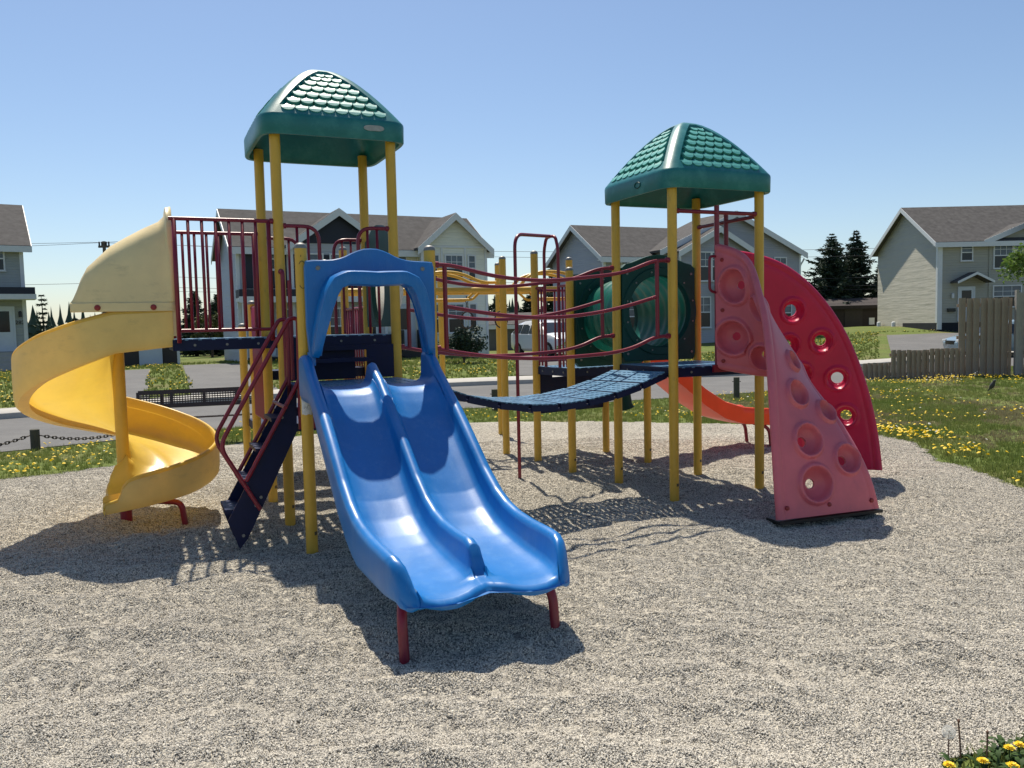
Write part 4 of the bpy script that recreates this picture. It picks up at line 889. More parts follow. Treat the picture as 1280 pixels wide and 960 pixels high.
# riser between the two left decks, with a middle step
mb = MB()
for a0, a1, z0, z1 in ((.03, .97, 1.50, 1.545), (.03, .12, 1.25, 1.50), (.72, .97, 1.25, 1.50)): mb.obox(TW((a0+a1)/2, -.015, (z0+z1)/2), u, v, Z, a1-a0, .022, z1-z0)
mb.obox(TW(.42, -.13, 1.42), u, v, Z, .6, .22, .03); mb.obox(TW(.37, .06, 1.372), u, v, Z, .52, .02, .255); mb.build("riser", "navy_steel", PS)
mb = MB(); d = (R1e-R1c).normalized(); q = V(-d.y, d.x, 0); Lr = (R1e-R1c).length; P = lambda s, z: R1c+d*s-q*.0+Z*z
for s0, s1_, z0, z1 in ((.05, Lr-.05, .715, 1.045), (.05, .24, 1.045, 1.13), (.60, Lr-.05, 1.045, 1.13), (.05, Lr-.05, 1.13, 1.175)): mb.obox(P((s0+s1_)/2, (z0+z1)/2), d, q, Z, s1_-s0, .02, z1-z0)
mb.build("slotted_panel", "navy_steel", PS)
mb = MB(); mb.tube([V(1.44, 10.52, 1.1), V(1.44, 10.52, .78), V(1.45, 10.52, .66), V(1.47, 10.52, .60)], [.062, .062, .068, .085], 14); mb.build("talk_tube", "dark_green_panel", PS)
mb = MB(); mb.obox(TW(.62, .98, .80), u, v, Z, .7, .03, .17); mb.build("counter_panel", "red_paint", PS)

# roofs -------------------------------------------------------------------
def roof(c, ax, ay, z0, z1, zp, w, badge):
    rise = zp-z1
    def rc(x, y):
        m_ = max(abs(x), abs(y)); k = ((abs(x)/m_)**8.5+(abs(y)/m_)**8.5)**(1/8.5) if m_ > 1e-6 else 1; return x/k, y/k
    def hz(x, y):
        r = max(abs(x), abs(y))/w; r = math.sqrt(r*r+.02)-.1; return z1+rise*1.0*(1-(r/.91)**1.42)
    def SP(x, y, dz=0): X, Y = rc(x, y); return c+ax*X+ay*Y+Z*(hz(x, y)+dz)
    mb = MB(); dirs = [(0, -1), (1, 0), (0, 1), (-1, 0)]; dl = .10
    ms = [.0, .05, .1, .16, .22, .225, .32, .42, .52, .62, .72, .82, .90, .905, .95, 1.0]
    pan = []
    for dx, dy in dirs:
        def XY(t, m): return (t*-dy+dx*m*w, t*dx+dy*m*w)
        rows = []
        for m in ms:
            mw_ = m*w; inn = max(0, mw_-dl); row = []
            inside = .2 < m < .903 and m not in (.22, .905) 
            rec = -.044 if (.223 < m < .902) else 0
            for t in np.linspace(-mw_, -inn, 5): row.append(SP(*XY(t, m)))
            for t in np.linspace(-inn*.985, inn*.985, 11): row.append(SP(*XY(t, m), rec))
            for t in np.linspace(inn, mw_, 5): row.append(SP(*XY(t, m)))
            rows.append(row)
        mb.grid(rows)
        # skirt with rolled edge
        e = [np.sin(np.linspace(-1, 1, 21)*math.pi/2)]
        prof = [(1.0, z1), (1.012, z1-.012), (1.016, z1-.03), (1.012, z0+.012), (1.0, z0), (.955, z0+.003), (.95, z0+.03), (.93, z0+.05)]
        rr = []
        for k, z in prof:
            row = []
            for t in e[0]:
                x, y = rc(*XY(t*w*k, k)); row.append(c+ax*x+ay*y+Z*z)
            rr.append(row)
        mb.grid(rr)
        und = []
        for m in (.93, .7, .45, .2, 0):
            und.append([c+ax*rc(*XY(t*w*m, m))[0]+ay*rc(*XY(t*w*m, m))[1]+Z*(hz(*XY(t*w*m, m))-.05 if m < .9 else z0+.05) for t in e[0]])
        mb.grid(und)
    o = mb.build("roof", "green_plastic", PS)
    # fish-scale shingles, a piece each
    sw, sh = .122, .092
    mesh = None
    for fi, (dx, dy) in enumerate(dirs):
        def XY(t, m): return (t*-dy+dx*m*w, t*dx+dy*m*w)
        for k in range(7):
            m = .878-.099*k; n_ = 8-k; inn = m*w-dl-.002; pw = 2*inn/max(n_, 1); 
            for i in range(n_):
                t = (i-(n_-1)/2)*pw
                p = SP(*XY(t, m), -.050); e1 = (SP(*XY(t+.02, m))-SP(*XY(t-.02, m))).normalized(); e2 = (SP(*XY(t, m-.03))-SP(*XY(t, m+.03))).normalized(); nn = e1.cross(e2).normalized()
                if nn.z < 0: nn = -nn
                e1 = e2.cross(nn)
                if mesh is None:
                    s = MB(); K = 10; arc = [(-.5*math.cos(math.pi*q/K)*sw*.99, -.058*math.sin(math.pi*q/K)**.75) for q in range(K+1)]
                    top = [(sw*.5*c_, y_, z_) for c_, y_, z_ in ((.97, .006, .034), (.62, .007, .032), (.34, .018, .029), (.12, .036, .025), (-.12, .036, .025), (-.34, .018, .029), (-.62, .007, .032), (-.97, .006, .034))]
                    vs = [(x, y, .037) for x, y in arc]+top; n0 = len(vs); vs += [(x, y, 0.0) for x, y, z in vs]
                    fs = [tuple(range(n0))]+[((q+1) % n0, q, n0+q, n0+(q+1) % n0) for q in range(n0)]
                    s.add(vs, fs); mesh = s.mesh("shingle", "faded_lit_green")
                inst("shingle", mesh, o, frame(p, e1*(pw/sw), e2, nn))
    if badge == 1:
        mb = MB(); pts = [(.30+.055*math.cos(t_)+(.035 if math.cos(t_) > 0 else -.035), .024*math.sin(t_)) for t_ in np.linspace(0, 2*math.pi, 20, endpoint=False)]
        mb.poly_ext([c+ax*(x+.02)-ay*(w*1.0145+.002)+Z*((z0+z1)/2+.01+y) for x, y in pts], -ay*.006); mb.build("badge", "badge_grey", o)
    else:
        mb = MB(); mb.tube([c-ax*(w*1.016+.003)-ay*(.12+.05*math.cos(t_))+Z*((z0+z1)/2+.028*math.sin(t_)) for t_ in np.linspace(0, 6.283, 20, endpoint=False)], .004, 5, closed=True); mb.build("badge", "dark_green_panel", o)
    return o
roof(TW(.5, .5), u, v, 3.312, 3.487, 4.045, .628, 1); roof(RT(.5, .5), u2, v2, 2.895, 3.07, 3.642, .615, 2)

# railings -----------------------------------------------------------------
def picket(p, z0, z1, r, par, key={}):
    if r not in key:
        mb = MB(); mb.tube([V(0, 0, 0), V(0, 0, 1)], r, 9); key[r] = mb.mesh("picket", "red_paint")
    return inst("picket", key[r], par, Matrix.Translation(V(p.x, p.y, z0)) @ Matrix.Diagonal((1, 1, z1-z0, 1)))
def clamp(mb, p, d, r=.024): mb.tube([p-d*.022, p-d*.015, p+d*.015, p+d*.022], [r*.6, r, r, r*.6], 10)
for b in (.0, 1.0):
    mb = MB(); mb.tube([TW(-.86, b, 2.605), TW(-.05, b, 2.605)], .0165, 10); clamp(mb, TW(-.055, b, 2.605), u); mb.tube([TW(-.80, b, 1.70), TW(-.08, b, 1.70)], .015, 10)
    o = mb.build("railing", "red_paint", PS)
    for k in range(8):
        a = -.82+.74*k/7; th = k in (0, 7); picket(TW(a, b), 1.60 if th else 1.70, 2.605, .0185 if th else .0130, o)
def arch(a0, a1, b):
    sg = 1 if a1 > a0 else -1
    mb = MB(); mb.tube(fillet([TW(a0, b, 2.57), TW(a1, b, 2.57), TW(a1, b, 1.64)], .13), .0165, 10); clamp(mb, TW(a0, b, 2.57), u); o = mb.build("barrier_arch", "red_paint", PS)
    for f in (.36, .68): picket(TW(a0+(a1-a0)*f, b), 1.64, 2.565, .0125, o)
for b in (0, 1): arch(.05, .34, b); arch(.95, .68, b)
def barrier(A, B, z0, z1, n, r=.011, ztop=None):
    d = (B-A).normalized(); mb = MB(); mb.tube([A+d*.05+Z*z1, B-d*.05+Z*z1], .0165, 10); mb.tube([A+d*.05+Z*z0, B-d*.05+Z*z0], .0165, 10); clamp(mb, A+d*.055+Z*z1, d); clamp(mb, B-d*.055+Z*z1, d); o = mb.build("barrier", "red_paint", PS)
    for k in range(n): picket(A.lerp(B, (k+.8)/(n+.6)), z0, z1, r, o)
    return o
barrier(TW(0, 1), TW(0, 2), .80, 1.93, 13, .020); barrier(TW(1, 1), TW(1, 2), .95, 1.90, 9)
mb = MB()
for b0, b1, z in ((1.05, 1.38, 1.30), (1.40, 1.92, .90), (2.05, 2.95, .66)):
    o = MB(); o.obox(TW(.5, (b0+b1)/2, z-.05), u, v, Z, .95, b1-b0, .09); o.build("step", "navy_steel", PS)

# stairs -------------------------------------------------------------------
def stairs():
    lad = MB(); pr = [(.0, 1.235), (.545, .262), (.470, .035), (.405, .115), (.012, .90)]
    for b in (-.775, -.34): lad.poly_ext([TW(-s-.03, b, z) for s, z in pr], v*.026)
    o = lad.build("stairs", "navy_steel", PS)
    for s, z in ((.11, 1.00), (.235, .775), (.36, .55), (.475, .325)):
        mb = MB(); mb.obox(TW(-s-.03, -.5445, z), u, v, Z, .17, .40, .028); mb.build("tread", "navy_steel", o)
    for b in (-.80, -.30):
        mb = MB(); mb.tube(fillet([TW(-.015, b, 1.02), TW(-.005, b, 1.775), TW(-.07, b, 1.775), TW(-.615, b, .835), TW(-.34, b, .33)], .09), .0165, 10)
        mb.tube(fillet([TW(-.018, b, 1.30), TW(-.03, b, 1.27), TW(-.435, b, .555)], .05), .0160, 10); mb.build("handrail", "red_paint", o)
    mb = MB(); mb.tube([TW(-.13, -.84, 1.10), TW(-.13, -.25, 1.10)], .015, 8); mb.build("brace", "red_paint", o)
    bo = MB()
    for s, z in ((.30, .42), (.34, .36), (.12, 1.02), (.44, .14)): bo.tube([TW(-s-.03, -.776, z), TW(-s-.03, -.785, z)], .012, 8)
    bo.build("bolt", "galvanised", o)
stairs()
for b, sg in ((0, -1), (-1, 1)):
    mb = MB(); mb.tube(fillet([TW(.0, b+sg*.05, 2.18), TW(-.0, b+sg*.13, 2.18), TW(.0, b+sg*.13, 1.27)], .05), .0185, 10); clamp(mb, TW(0, b+sg*.055, 2.18), v); mb.tube([TW(.045, b+sg*.17, 2.1), TW(.045, b+sg*.17, 1.27)], .016, 10); mb.build("grab_bar", "red_paint", PS)

# double slide ---------------------------------------------------------------
BED = [(0, 1.262), (.30, 1.262), (.36, 1.256), (.43, 1.225), (.52, 1.150), (.62, 1.053), (.9, .828), (1.186, .605), (1.35, .505), (1.5, .445), (1.65, .408), (1.8, .385), (2.0, .365), (2.2, .352), (2.34, .345), (2.40, .335), (2.425, .315), (2.432, .29)]
WALL = [(0, 1.50), (.10, 1.50), (.18, 1.455), (.26, 1.39), (.38, 1.315), (.5, 1.24), (.7, 1.115), (.9, .975), (1.2, .755), (1.4, .64), (1.55, .585), (1.7, .555), (1.9, .54), (2.15, .535), (2.26, .528), (2.32, .505), (2.36, .46), (2.39, .405), (2.415, .36), (2.432, .31)]
DIVT = [(0, 1.268), (.07, 1.27), (.095, 1.36), (.12, 1.42), (.16, 1.43), (.25, 1.38), (.38, 1.315), (.5, 1.235), (.7, 1.105), (.9, .965), (1.2, .745), (1.4, .63), (1.55, .575), (1.7, .545), (1.9, .535), (2.12, .535), (2.20, .515), (2.245, .46), (2.27, .40), (2.30, .358), (2.34, .348), (2.40, .338), (2.425, .318), (2.432, .295)]
def slide_section(a, b0, b1, two=True):
    zb, = interp(BED, a); zw, = interp(WALL, a); zd, = interp(DIVT, a); zu = min(zb-.035, max(zb-.11, .305)) if a < 2.38 else min(zb-.008, .285)
    zb = zb
    if a > 2.16:
        t_ = min(.97, (a-2.16)/.28); k_ = .085*(1-math.sqrt(max(0, 1-t_*t_))); b0 += k_; b1 -= k_
    R = .040; L = []
    def rim(cx, zt, r, zbase):
        r = min(r, max(.004, (zt-zbase)*.6)); return [(cx-r*math.cos(t), zt-r+r*math.sin(t)) for t in np.linspace(0, math.pi, 9)]
    rim_b = lambda zt: max(zt, zb+.006)
    def bedpts(x0, x1):
        w_ = x1-x0; f = min(.05, (zw-zb)*.6); return [(x0+.006, zb+f), (x0+.018, zb+f*.45), (x0+.045, zb+f*.1)]+[(x0+w_*q, zb-.010*math.sin(math.pi*q)) for q in (.25, .4, .5, .6, .75)]+[(x1-.045, zb+f*.1), (x1-.018, zb+f*.45), (x1-.006, zb+f)]
    hz_ = max(.002, zw-zu); L += [(b0+.024, zu), (b0+.006, zu+hz_*.05), (b0-.002, zu+hz_*.16), (b0-.004, zu+hz_*.5)]+rim(b0+R, rim_b(zw), R, zu)
    c = (b0+b1)/2
    zdt = max(zd, zb+.004)
    fd = zd-zb
    if fd > .05:
        L += bedpts(b0+2*R, c-.038)+rim(c, zdt, .036, zb)+bedpts(c+.038, b1-2*R)
    else:
        k = max(fd, 0.0); L += bedpts(b0+2*R, c-.038)[:-3]+[(c-.09, zb), (c-.06, zb+k*.2), (c-.04, zb+k*.4)]+[(c-.036*math.cos(t), zb+k*(.5+.5*math.sin(t))) for t in np.linspace(0, math.pi, 9)]+[(c+.04, zb+k*.4), (c+.06, zb+k*.2), (c+.09, zb)]+bedpts(c+.038, b1-2*R)[3:]
    L += rim(b1-R, rim_b(zw), R, zu)+[(b1+.004, zu+hz_*.5), (b1+.002, zu+hz_*.16), (b1-.006, zu+hz_*.05), (b1-.024, zu)]
    L += [(b1-.05, zu+.012), (c+.2, zu+.02), (c, zu+.02), (c-.2, zu+.02), (b0+.05, zu+.012)]
    return L
def double_slide():
    b0, b1 = -.045, .985; rows = []
    sa = sorted(set([t[0] for t in BED]+[t[0] for t in WALL]+[t[0] for t in DIVT]+list(np.linspace(.4, 2.3, 40))))
    c = (b0+b1)/2; hw = (b1-b0)/2
    for a in sa:
        row = []
        for b, z in slide_section(a, b0, b1):
            lob = .085*abs(math.sin(math.pi*min(1, abs(b-c)/hw)))**1.2-.05 if a > 1.9 else 0
            row.append(SL(a+lob*smooth01((a-1.9)/.5), b, z+.014*smooth01((a-2.2)/.23)*max(0, 1-(abs(b-c)/.2)**2)))
        rows.append(row)
    last = rows[-1]; zc = .306; rows.append([V(p.x, p.y, zc+(p.z-zc)*.45)-v*.006 for p in last]); rows.append([V(p.x, p.y, zc)-v*.008 for p in last])
    mb = MB(); mb.grid(rows, closev=True); mb.add(rows[0], [tuple(range(len(rows[0])))])
    o = mb.build("double_slide", "blue_plastic", PS, label="wide blue double slide with a divider down the middle")
    sharp(o.data, math.radians(60))
    for b, s in ((.035, 1), (.90, -1)):
        mb = MB(); mb.tube(fillet([SL(2.285, b, -.05), SL(2.245, b, .24), SL(2.06, b+s*.08, .325), SL(1.86, b+s*.10, .33)], .13), .027, 12); mb.build("leg", "red_paint", o)
    # hood: flat arch panel plus rolled canopy round the opening
    out = [(.02, 1.49), (.005, 1.70), (.005, 2.175), (.02, 2.192), (.20, 2.195), (.29, 2.215), (.38, 2.262), (.46, 2.285), (.54, 2.285), (.62, 2.262), (.71, 2.215), (.80, 2.195), (.98, 2.19), (.995, 2.175), (.995, 1.70), (.985, 1.49)]
    inn = [(.105, 1.49), (.14, 1.70), (.19, 1.88), (.24, 1.98), (.30, 2.02), (.40, 2.02), (.46, 2.015), (.54, 2.015), (.60, 2.02), (.70, 2.02), (.76, 1.98), (.81, 1.88), (.86, 1.70), (.895, 1.49)]
    def resample(L, n):
        L = np.array(L); d = np.r_[0, np.cumsum(np.hypot(*np.diff(L, axis=0).T))]; t = np.linspace(0, d[-1], n); return np.c_[np.interp(t, d, L[:, 0]), np.interp(t, d, L[:, 1])]
    A, Bq = resample(out, 49), resample(inn, 49); mb = MB()
    ring = []
    for p, q in zip(A, Bq): ring.append([SL(.108, *p), SL(.115, *(p+(q-p)*.03)), SL(.115, *q), SL(.068, *(q+(p-q)*np.array([.0, .28]))), SL(.068, *p)])
    mb.grid(ring, closev=True); mb.add(ring[0], [(0, 1, 2, 3, 4)]); mb.add(ring[-1], [(0, 1, 2, 3, 4)])
    h = mb.build("hood", "blue_plastic", o)
    cl = resample([(.055, 1.48), (.085, 1.66), (.128, 1.84), (.168, 1.96), (.21, 2.025), (.29, 2.058), (.40, 2.055), (.5, 2.050), (.60, 2.055), (.71, 2.058), (.79, 2.025), (.832, 1.96), (.872, 1.84), (.915, 1.66), (.945, 1.48)], 65); rows = []
    for k in range(len(cl)):
        t = k/(len(cl)-1); tg = cl[min(k+1, len(cl)-1)]-cl[max(k-1, 0)]; tg = tg/np.hypot(*tg); nn = np.array([-tg[1], tg[0]])
        f = math.sin(math.pi*t)**.55; hw_ = .026+.030*f; dp = .04+.165*f
        dp += .05; prof = [(-.7, .105), (-1, .6*dp+.03), (-.98, dp+.03), (-.85, dp+.052), (0, dp+.060), (.75, dp+.050), (.93, dp+.025), (1.0, .75*dp+.03), (1.12, .105)]
        rows.append([SL(d_, *(cl[k]+nn*s_*hw_)) for s_, d_ in prof])
    mb = MB(); mb.grid(rows); mb.add(rows[0], [tuple(range(9))]); mb.add(rows[-1], [tuple(range(9))]); mb.build("canopy", "blue_plastic", o)
    for b in (.10, .90):
        mb = MB(); mb.tube([SL(.114, b, 2.135), SL(.121, b, 2.135), SL(.125, b, 2.135)], [.017, .017, .010], 12); mb.build("bolt", "galvanised", o)
    for b in (.035, .965):
        mb = MB(); mb.tube([SL(.09, b, 1.42), SL(.09, b, 1.52)], .03, 12); mb.build("bracket", "blue_plastic", o)
double_slide()

# spiral slide ---------------------------------------------------------------
def spiral():
    S0, RC = 1.30, .88
    def SPt(q, r, z):   # q: metres along the straight until S0, then radians
        if q <= S0: return TW(-q, RC-r, z)
        f = min(q-S0, 2*math.pi); return TW(-S0, RC, z)-v*(r*math.cos(f))-u*(r*math.sin(f)+max(0, q-S0-2*math.pi))
    PI = math.pi
    BEDT = [(.86, 1.632), (S0, 1.59), (S0+PI*.25, 1.37), (S0+PI*.5, 1.12), (S0+PI*.75, .91), (S0+PI, .74), (S0+PI*1.25, .59), (S0+PI*1.5, .465), (S0+PI*1.75, .37), (S0+PI*2, .305), (S0+PI*2+.13, .29)]
    OW = [(.86, .25), (S0, .275), (S0+.34, .30), (S0+PI*.5, .35), (S0+PI, .34), (S0+PI*1.5, .255), (S0+PI*1.8, .235), (S0+PI*1.94, .215), (S0+PI*1.975, .205), (S0+PI*1.99, .185), (S0+PI*2, .15), (S0+PI*2+.02, .09), (S0+PI*2+.04, .055), (S0+PI*2+.13, .04)]
    IW = [(.86, .24), (S0, .20), (S0+.5, .07), (S0+PI, .05), (S0+PI*1.6, .12), (S0+PI*1.85, .26), (S0+PI*2, .26), (S0+PI*2+.07, .22), (S0+PI*2+.11, .14), (S0+PI*2+.13, .06)]
    qs = list(np.linspace(.86, S0, 6))+list(np.linspace(S0+.06, S0+PI*2, 104))+[S0+PI*2+k*.01 for k in range(1, 14)]; rows = []
    for q in qs:
        zb, = interp(BEDT, q); hw, = interp(OW, q); hi, = interp(IW, q); f = smooth01((q-S0-PI*1.9)/(PI*.14))
        pr = [(.800, hw-.040), (.812, hw-.020), (.808, hw-.002), (.794, hw+.006), (.780, hw-.002), (.775, hw*.7), (.772, hw*.45), (.766, .10), (.750, .045), (.72, .016), (.64, .0), (.54, -.006), (.44, -.006), (.38, .002), (.345, .018), (.30, .014), (.24, .016), (.18, .03), (.12, .06), (.088, .07+hi*.3), (.075, hi), (.062, hi+.006), (.052, hi-.006)]
        # the bed is lower and rounder at the foot, flared lip
        rows.append([SPt(q, r, zb+z-.02*f*(1-abs((r-.46)/.46))) for r, z in pr])
    lip = []
    last = qs[-1]
    for dq, dz in ((.012, -.006), (.020, -.020), (.020, -.036), (.008, -.052)):
        zb, = interp(BEDT, last); lip.append([p+(rows[-1][i]-rows[-2][i]).normalized()*dq*1.0+Z*dz for i, p in enumerate(rows[-1])])
    mb = MB(); mb.grid(rows+lip)
    o = mb.build("spiral_slide", "yellow_plastic", PS, label="yellow spiral slide with a cream hood winding round its own post", fix=True); sharp(o.data, math.radians(70))
    sh = []
    for q in qs:
        zb, = interp(BEDT, q); hw, = interp(OW, q); sh.append([SPt(q, r, zb+z) for r, z in ((.812, hw-.026), (.8155, hw*.5), (.8135, min(.03, hw*.4)), (.806, -.035), (.785, -.058), (.74, -.062), (.70, -.045))])
    k_ = len(sh)-1; sh.append([p-u*.012+(Z*.02 if i > 2 else -Z*.02)+v*.012 for i, p in enumerate(sh[k_])]); sh.append([p-u*.016+(Z*.03 if i > 2 else -Z*.03)+v*.03 for i, p in enumerate(sh[k_])])
    MB().grid(sh).build("outer_shell", "faded_yellow", o)
    HT = [(.83, 2.745), (.872, 2.735), (.885, 2.66), (.93, 2.615), (1.05, 2.555), (1.18, 2.48), (S0, 2.405), (S0+.12, 2.33), (S0+.24, 2.25), (S0+.29, 2.17), (S0+.345, 2.02), (S0+.375, 1.93)]
    rows = []
    for q, zt in HT:
        fl = 1.0 if q > .88 else 1.035; row = [SPt(q, .818, 1.862), SPt(q, .826, 1.866), SPt(q, .828, 1.93), SPt(q, .818, 1.938)]
        for t in np.linspace(0, math.pi, 25):
            cs, sn = math.cos(t), math.sin(t); r = .44+.374*fl*math.copysign(abs(cs)**.55, cs); z = 1.94+(zt-1.94)*abs(sn)**.52; row.append(SPt(q, r, z))
        row += [SPt(q, .07, 1.80)]
        rows.append(row)
    mb = MB(); mb.grid(rows); hd = mb.build("hood", "cream_plastic", o); sharp(hd.data, math.radians(50))
    m = hd.modifiers.new("thick", 'SOLIDIFY'); m.thickness = .016; m.offset = -1
    fr = []
    for t in np.linspace(0, math.pi, 25):
        cs, sn = math.cos(t), math.sin(t); r = .44+.366*math.copysign(abs(cs)**.55, cs); z = 1.66+(2.70-1.66)*abs(sn)**.62; fr.append([SPt(.835, r*1.0, z), SPt(.865, r, z), SPt(.865, .44+(r-.44)*.82, 1.64+(z-1.64)*.90), SPt(.835, .44+(r-.44)*.82, 1.64+(z-1.64)*.90)])
    mb = MB(); mb.grid(fr, closev=True); mb.build("entry_arch", "cream_plastic", o)
    for s in (1.42, 1.0):
        qq = s if s < S0 else S0+.13
        p = SPt(qq, .828, 1.895); d = (p-SPt(qq, .70, 1.895)).normalized(); mb = MB(); mb.tube([p, p+d*.012, p+d*.018], [.024, .022, .012], 12); mb.build("bolt", "red_bolt", o)
    c = TW(-S0, RC)
    mb = MB(); mb.cyl(c, .053, .30, 1.64, 20); mb.build("centre_post", "yellow_post", o)
    mb = MB(); mb.cyl(c, .050, -.06, .299, 16); mb.tube(fillet([c+Z*.20, SPt(S0+PI*1.72, .40, .20), SPt(S0+PI*1.70, .56, .19), SPt(S0+PI*1.69, .58, -.05)], .07), .026, 10); mb.build("leg", "red_paint", o)
    st = MB(); 
    return o
spiral()

# bridge ---------------------------------------------------------------------
def bridge():
    A0, A1, B0, B1 = TW(1, -1), TW(1, 0), RT(0, 0), RT(0, 1)
    a0 = A0.lerp(A1, .06); a1 = A0.lerp(A1, .94); b0 = B0.lerp(B1, .06); b1 = B0.lerp(B1, .94)
    zf = lambda x: 1.238-.245*4*x*(1-x)*(1+.12*(.5-x))
    P = lambda x, y: a0.lerp(b0, x).lerp(a1.lerp(b1, x), y)+Z*zf(x)
    rail = MB()
    for y in (.02, .98): rail.tube([P(x, y)-Z*.045 for x in np.linspace(0, 1, 30)], .012, 8)
    o = rail.build("bridge", "navy_steel", PS); n = 8; x0, x1 = .015, .985; mesh = None; L = None
    for k in range(n):
        xa = x0+(x1-x0)*k/n+.004; xb = x0+(x1-x0)*(k+1)/n-.004
        p00, p10, p01 = P(xa, 0), P(xb, 0), P(xa, 1); ex = (p10-p00); ey = (p01-p00); lx = ex.length; ly = ey.length; ex.normalize(); ey.normalize(); ez = ex.cross(ey).normalized(); ey = ez.cross(ex)
        if mesh is None:
            L = lx; s = MB(); X, Y, ZZ = V(1, 0, 0), V(0, 1, 0), V(0, 0, 1); rows_ = 5; cols = 11
            for i in range(rows_): s.obox((lx*(i+.5)/rows_, ly/2, 0), X, Y, ZZ, lx/rows_*.70, ly, .012)
            for i in range(rows_-1):
                for j in range(cols+1): s.obox((lx*(i+1)/rows_, min(max(ly*j/cols, .012), ly-.012), -.001), X, Y, ZZ, lx/rows_*.31, ly/cols*.34, .010)
            for yy in (.008, ly-.008): s.obox((lx/2, yy, -.030), X, Y, ZZ, lx*.97, .016, .06)
            for xx in (.007, lx-.007): s.obox((xx, ly/2, -.024), X, Y, ZZ, .013, ly*.96, .047)
            mesh = s.mesh("panel", "deck_coating", fix=False)
            mesh.materials.append(M["navy_steel"])
            nf = len(mesh.polygons)
            for i in range(nf-24, nf): mesh.polygons[i].material_index = 1
        inst("panel", mesh, o, frame(p00, ex*(lx/L), ey, ez))
    FT = [(0.04, 2.177), (.10, 2.177), (.436, 2.117), (.8, 2.067), (1.11, 2.060), (1.51, 2.092), (1.94, 2.160), (2.18, 2.235), (2.36, 2.25)]
    FM = [(.126, 1.847), (.57, 1.778), (1.02, 1.745), (1.5, 1.772), (1.95, 1.852), (2.22, 1.92)]
    FB = [(0.04, 1.513), (.136, 1.493), (.56, 1.429), (1.02, 1.399), (1.5, 1.409), (2.01, 1.484), (2.19, 1.545), (2.36, 1.556)]
    for (p, q) in ((A0, B0), (A1, B1)):
        d = (q-p).normalized(); Lx = (q-p).length; sc = Lx/2.392; mb = MB()
        for T in (FT, FM, FB):
            xs_ = np.linspace(T[0][0], T[-1][0], 60); t_ = np.array(T); pp = spline([(a, 0, b) for a, b in T], 70); mb.tube([p+d*(x*sc)+Z*z for x, _, z in pp], .0165, 10)
        for x in (.125, 2.215):
            z0, = interp(FB, x); z1, = interp(FT, x); mb.tube([p+d*x*sc+Z*z0, p+d*x*sc+Z*z1], .0185, 10)
        for x, z in ((.055, 2.177), (.055, 1.513), (2.335, 2.25), (2.335, 1.556)): clamp(mb, p+d*x*sc+Z*z, d, .026)
        mb.build("bridge_handrail", "red_paint", PS)
bridge()

